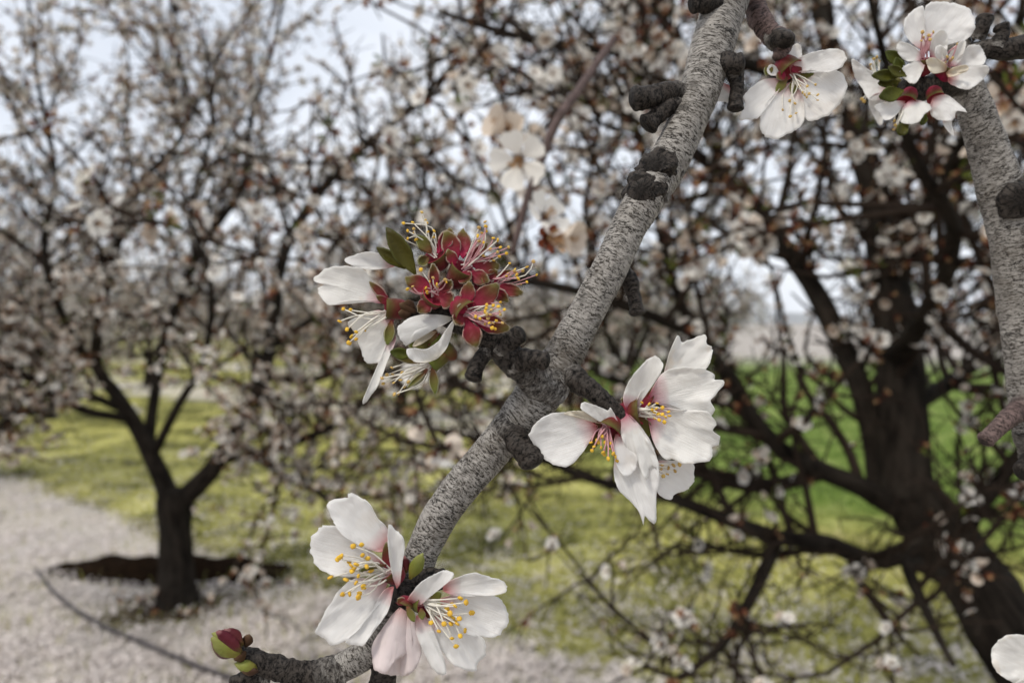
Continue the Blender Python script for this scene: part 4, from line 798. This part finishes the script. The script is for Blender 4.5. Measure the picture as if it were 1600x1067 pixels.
stamens(fl, (1446, 90), [(1130, 150), (1135, 175), (1160, 165), (1165, 185), (1180, 150), (1125, 190)], DE, M['fil_pink'], M['anther_old'], ZD, 4, (8, 20), ra=2.6)
fl = fl2((1482, 106), 'creamy tired blossom with folded inner petals on the crowded spur', DE)
cup(fl, 'calyx', (1482, 106), (1466, 128), 15, 12, DE, 0, -12, SR)
blade('petal', fl, (1250, 310), [(1255, 250), (1290, 205), (1330, 190), (1320, 250), (1290, 300)], DE, M['petal'], 0, 10, 6, 0, 2, ZD)
blade('petal', fl, (1270, 310), [(1310, 260), (1345, 212), (1395, 215), (1422, 265), (1410, 300), (1350, 310)], DE, M['petal_clean'], 0, 6, 6, 0, 2, ZD)
blade('petal', fl, (1260, 330), [(1310, 320), (1380, 305), (1436, 310), (1420, 360), (1350, 412), (1300, 408), (1245, 375)], DE, M['petal_clean'], 4, 16, 8, 0, 2, ZD)
blade('petal', fl, (1240, 330), [(1180, 340), (1150, 300), (1155, 275), (1190, 270), (1240, 300)], DE, M['petal_cream'], 8, 24, 8, 0, 2, ZD)
blade('petal', fl, (1240, 340), [(1270, 315), (1330, 302), (1342, 325), (1290, 350), (1240, 358), (1190, 352)], DE, M['petal_cream'], 10, 26, 6, 0, 2, ZD)
blade('petal', fl, (1225, 310), [(1190, 260), (1195, 215), (1225, 215), (1245, 250)], DE, M['petal'], 10, 22, 6, 0, 2, ZD)
stamens(fl, (1480, 106), [(1245, 265), (1260, 280), (1270, 270), (1235, 290), (1285, 215), (1290, 205)], DE, M['fil_pink'], M['anther_old'], ZD, 4, (14, 24), ra=2.4)
fl = fl2((1415, 160), 'nodding white blossom below the green leaflets'); cup(fl, 'calyx', (1416, 160), (1424, 140), 14, 11, DE, 0, -8, SR)
blade('petal', fl, (1050, 470), [(990, 470), (912, 490), (930, 530), (960, 558), (1000, 540), (1035, 500)], DE, M['petal_clean'], 2, 18, 6, 0, 2, ZD)
blade('petal', fl, (1070, 465), [(1040, 500), (1025, 560), (1060, 575), (1110, 568), (1140, 530), (1172, 500), (1130, 470)], DE, M['petal'], 6, 22, -6, 0, 2, ZD)
stamens(fl, (1410, 168), [(1000, 560), (1005, 580), (998, 600), (1015, 590)], DE, M['fil'], M['anther_old'], ZD, 2, (4, 12), ra=2.6)
fl = fl2((1462, 152), 'drooping white blossom against the grey bark'); cup(fl, 'calyx', (1462, 154), (1456, 138), 13, 11, DE, 0, -8, SR)
blade('petal', fl, (1180, 450), [(1165, 500), (1180, 545), (1240, 562), (1275, 555), (1290, 515), (1335, 520), (1290, 475), (1240, 440)], DE, M['petal_clean'], 2, 14, -8, 0, 2, ZD)
blade('petal', fl, (1230, 540), [(1225, 570), (1250, 610), (1275, 630), (1268, 590), (1262, 550)], DE, M['petal_clean'], 0, 4, 2, 0, 1, ZD)
fl = fl2((1385, 134), 'white blossom seen from behind beside the green leaflets', .21); cup(fl, 'calyx', (1388, 134), (1408, 134), 14, 12, .21, 0, -2, SG)
blade('petal', fl, (985, 400), [(930, 350), (870, 320), (805, 275), (815, 350), (850, 410), (890, 470), (940, 460), (975, 420)], .21, M['petal_clean'], 0, -10, 8, 0, 2, ZD)
blade('petal', fl, (960, 430), [(900, 440), (880, 480), (905, 540), (930, 580), (945, 570), (940, 500)], .21, M['petal_clean'], 0, -12, 6, 0, 2, ZD)
stamens(fl, (1378, 128), [(890, 300), (905, 275), (930, 285), (920, 265), (850, 460), (860, 470), (895, 320)], .21, M['fil'], M['anther_old'], ZD, -10, (-20, -4), ra=2.8)
for b, t_, w, z in (((1408, 118), (1362, 118), 18, 10), ((1412, 142), (1374, 152), 24, 12), ((1414, 102), (1384, 80), 20, 4), ((1418, 190), (1404, 212), 18, 8), ((1408, 112), (1400, 90), 16, 14), ((1404, 128), (1372, 130), 16, 4), ((1446, 176), (1440, 196), 12, 2), ((1416, 120), (1388, 104), 16, 16)): lancet('leaf', SB, b, t_, w, .202, M['leaf'], z, z + 6, cup=5)
fl = flower(SB, (1604, 1040), .205, 'ruffled white blossom low at the end of a drooping twig')
blade('petal', fl, (1640, 1050), [(1620, 1005), (1600, 992), (1575, 992), (1556, 1004), (1549, 1024), (1556, 1046), (1575, 1062), (1600, 1072)], .205, M['petal'], 0, 6, 8, 0, 3)
blade('petal', fl, (1650, 1060), [(1600, 1060), (1580, 1078), (1600, 1110), (1650, 1120)], .205, M['petal'], 4, 10, 8, 0, 3)
blade('petal', fl, (1640, 1040), [(1650, 980), (1690, 960), (1720, 1000), (1690, 1040)], .205, M['petal'], 0, 4, 8, 0, 3); blade('petal', fl, (1650, 1050), [(1700, 1040), (1730, 1070), (1700, 1110), (1665, 1090)], .205, M['petal'], 0, 4, 8, 0, 3)
cup(fl, 'calyx', (1642, 1048), (1660, 1020), 16, 12, .205, -4, -20, SR); stamens(fl, (1642, 1048), [(1620, 1040), (1640, 1010), (1655, 1070), (1668, 1040), (1630, 1065)], .205, M['fil'], M['anther'], ONE, 0, (10, 24), ra=3)
wood2('spur', [(1616, 670, .22), (1640, 820, .222), (1672, 940, .217), (1660, 1022, .211)], [50, 34, 24, 16], 'bark_plum', 120, endc=False)

# ------------------------------------------------------------------ third: plum twig with the single broad blossom
TB = tag(empty('almond_twig', P(1190, 10, .2)), 'short plum-brown twig ending in one broad down-facing white blossom', 'twig')
wood('bark', TB, [(1160, -60, .205), (1176, 0, .203), (1190, 35, .201), (1205, 56, .2), (1222, 66, .198), (1216, 96, .198)], [38, 36, 34, 32, 34, 20], M['bark_plum'], sides=32, n=130, lump=.2, ridge=.08)
wood('spur', TB, [(1214, 60, .199), (1226, 62, .195), (1228, 72, .194)], [30, 30, 22], M['bark_dark'], sides=24, n=30, lump=.2, ridge=.1)
DF = .198
fl = flower(TB, (1244, 122), DF)
cup(fl, 'calyx', (1236, 112), (1217, 92), 22, 13, DF, 0, -10, SR)
blade('petal', fl, (520, 340), [(470, 352), (500, 310), (580, 258), (660, 234), (740, 228), (780, 268), (745, 318), (690, 335), (620, 325)], DF, M['petal_clean'], 4, 26, 6, 0, 1.5, ZD)
blade('petal', fl, (550, 345), [(640, 338), (720, 325), (772, 360), (775, 430), (730, 505), (655, 552), (590, 552), (565, 460)], DF, M['petal_clean'], -4, 4, 8, 6, 1.5, ZD)
blade('petal', fl, (520, 380), [(575, 450), (582, 550), (540, 605), (490, 632), (440, 642), (400, 625), (375, 570), (400, 490), (460, 420)], DF, M['petal_clean'], -2, 12, 8, 0, 1.5, ZD)
blade('petal', fl, (490, 365), [(400, 368), (345, 400), (300, 450), (310, 480), (280, 550), (330, 555), (375, 540), (430, 470), (470, 410)], DF, M['petal_clean'], 0, 16, 8, 0, 1.5, ZD)
blade('petal', fl, (525, 320), [(505, 270), (520, 220), (555, 205), (572, 240), (560, 285)], DF, M['petal_clean'], -6, -10, 4, 0, 1, ZD)
blade('petal', fl, (470, 350), [(430, 350), (410, 330), (425, 300), (450, 310)], DF, M['petal_clean'], 4, 10, 4, 0, 1, ZD)
for b, t_, w, z, mt in (((1238, 116), (1272, 116), 16, 2, SG), ((1230, 120), (1212, 146), 14, 2, SG), ((1240, 122), (1240, 148), 14, 2, SG), ((1236, 112), (1258, 100), 20, 6, SR), ((1226, 114), (1214, 124), 16, 4, SR), ((1206, 100), (1196, 118), 14, 8, SG)): lancet('sepal', fl, b, t_, w, DF, mt, z, z + 3)
stamens(fl, (1238, 118), [(560, 400), (597, 400), (635, 393), (483, 510), (545, 525), (518, 540), (540, 480), (515, 468), (645, 465), (645, 440), (585, 440), (605, 435), (595, 450), (575, 430)], DF, M['fil'], M['anther_old'], ZD, 2, (12, 30), ra=2.5, rf=1.0)
ptl = blade('petal', empty('loose_petal', P(1122, 145, .192)), (240, 400), [(190, 385), (135, 440), (130, 465), (165, 470), (225, 475), (238, 520), (245, 450)], .192, M['petal_clean'], 0, 6, 6, 0, 2, ZD)
tag(ptl.parent, 'single loose white petal caught under the dark stub', 'petal')

# ------------------------------------------------------------------ blurred twigs between branch and trees
def blurred_twig(label, L, W, blooms, mat='bark_plum'):
    e = tag(empty('almond_twig', P(*L[0])), label, 'twig'); wood('bark', e, L, W, M[mat], sides=14, n=50, lump=.12, ridge=.04)
    for (x, y, d, k, s, ax) in blooms:
        o = blossom_object(k); col.objects.link(o); o.parent = e; p = P(x, y, d); a = CR * ax[0] + CU * ax[1] - CF * ax[2]
        R = bases(a[None], np.array([random.random() * 6]))[0]; o.matrix_basis = Matrix.Translation(Vector(p - np.array(world_loc(e)))) @ Matrix(R.tolist()).to_4x4() @ Matrix.Scale(s, 4)
blurred_twig('slender blurred twig with a creamy blossom pair behind the grey branch', [(960, 60, .62), (905, 140, .58), (870, 190, .56), (838, 270, .55), (818, 330, .55), (800, 400, .55)], [12, 14, 15, 13, 11, 9],
             [(812, 250, .55, 0, 1.2, (-.2, -.3, .9)), (800, 212, .6, 1, 1.0, (-.2, .5, .8)), (855, 372, .55, 2, 1.3, (.4, -.2, .9)), (850, 340, .56, 0, 1.1, (.6, .4, .7)), (880, 370, .55, 1, 1.0, (.8, -.2, .5)), (790, 200, .6, 1, 1.1, (-.8, .3, .5))])
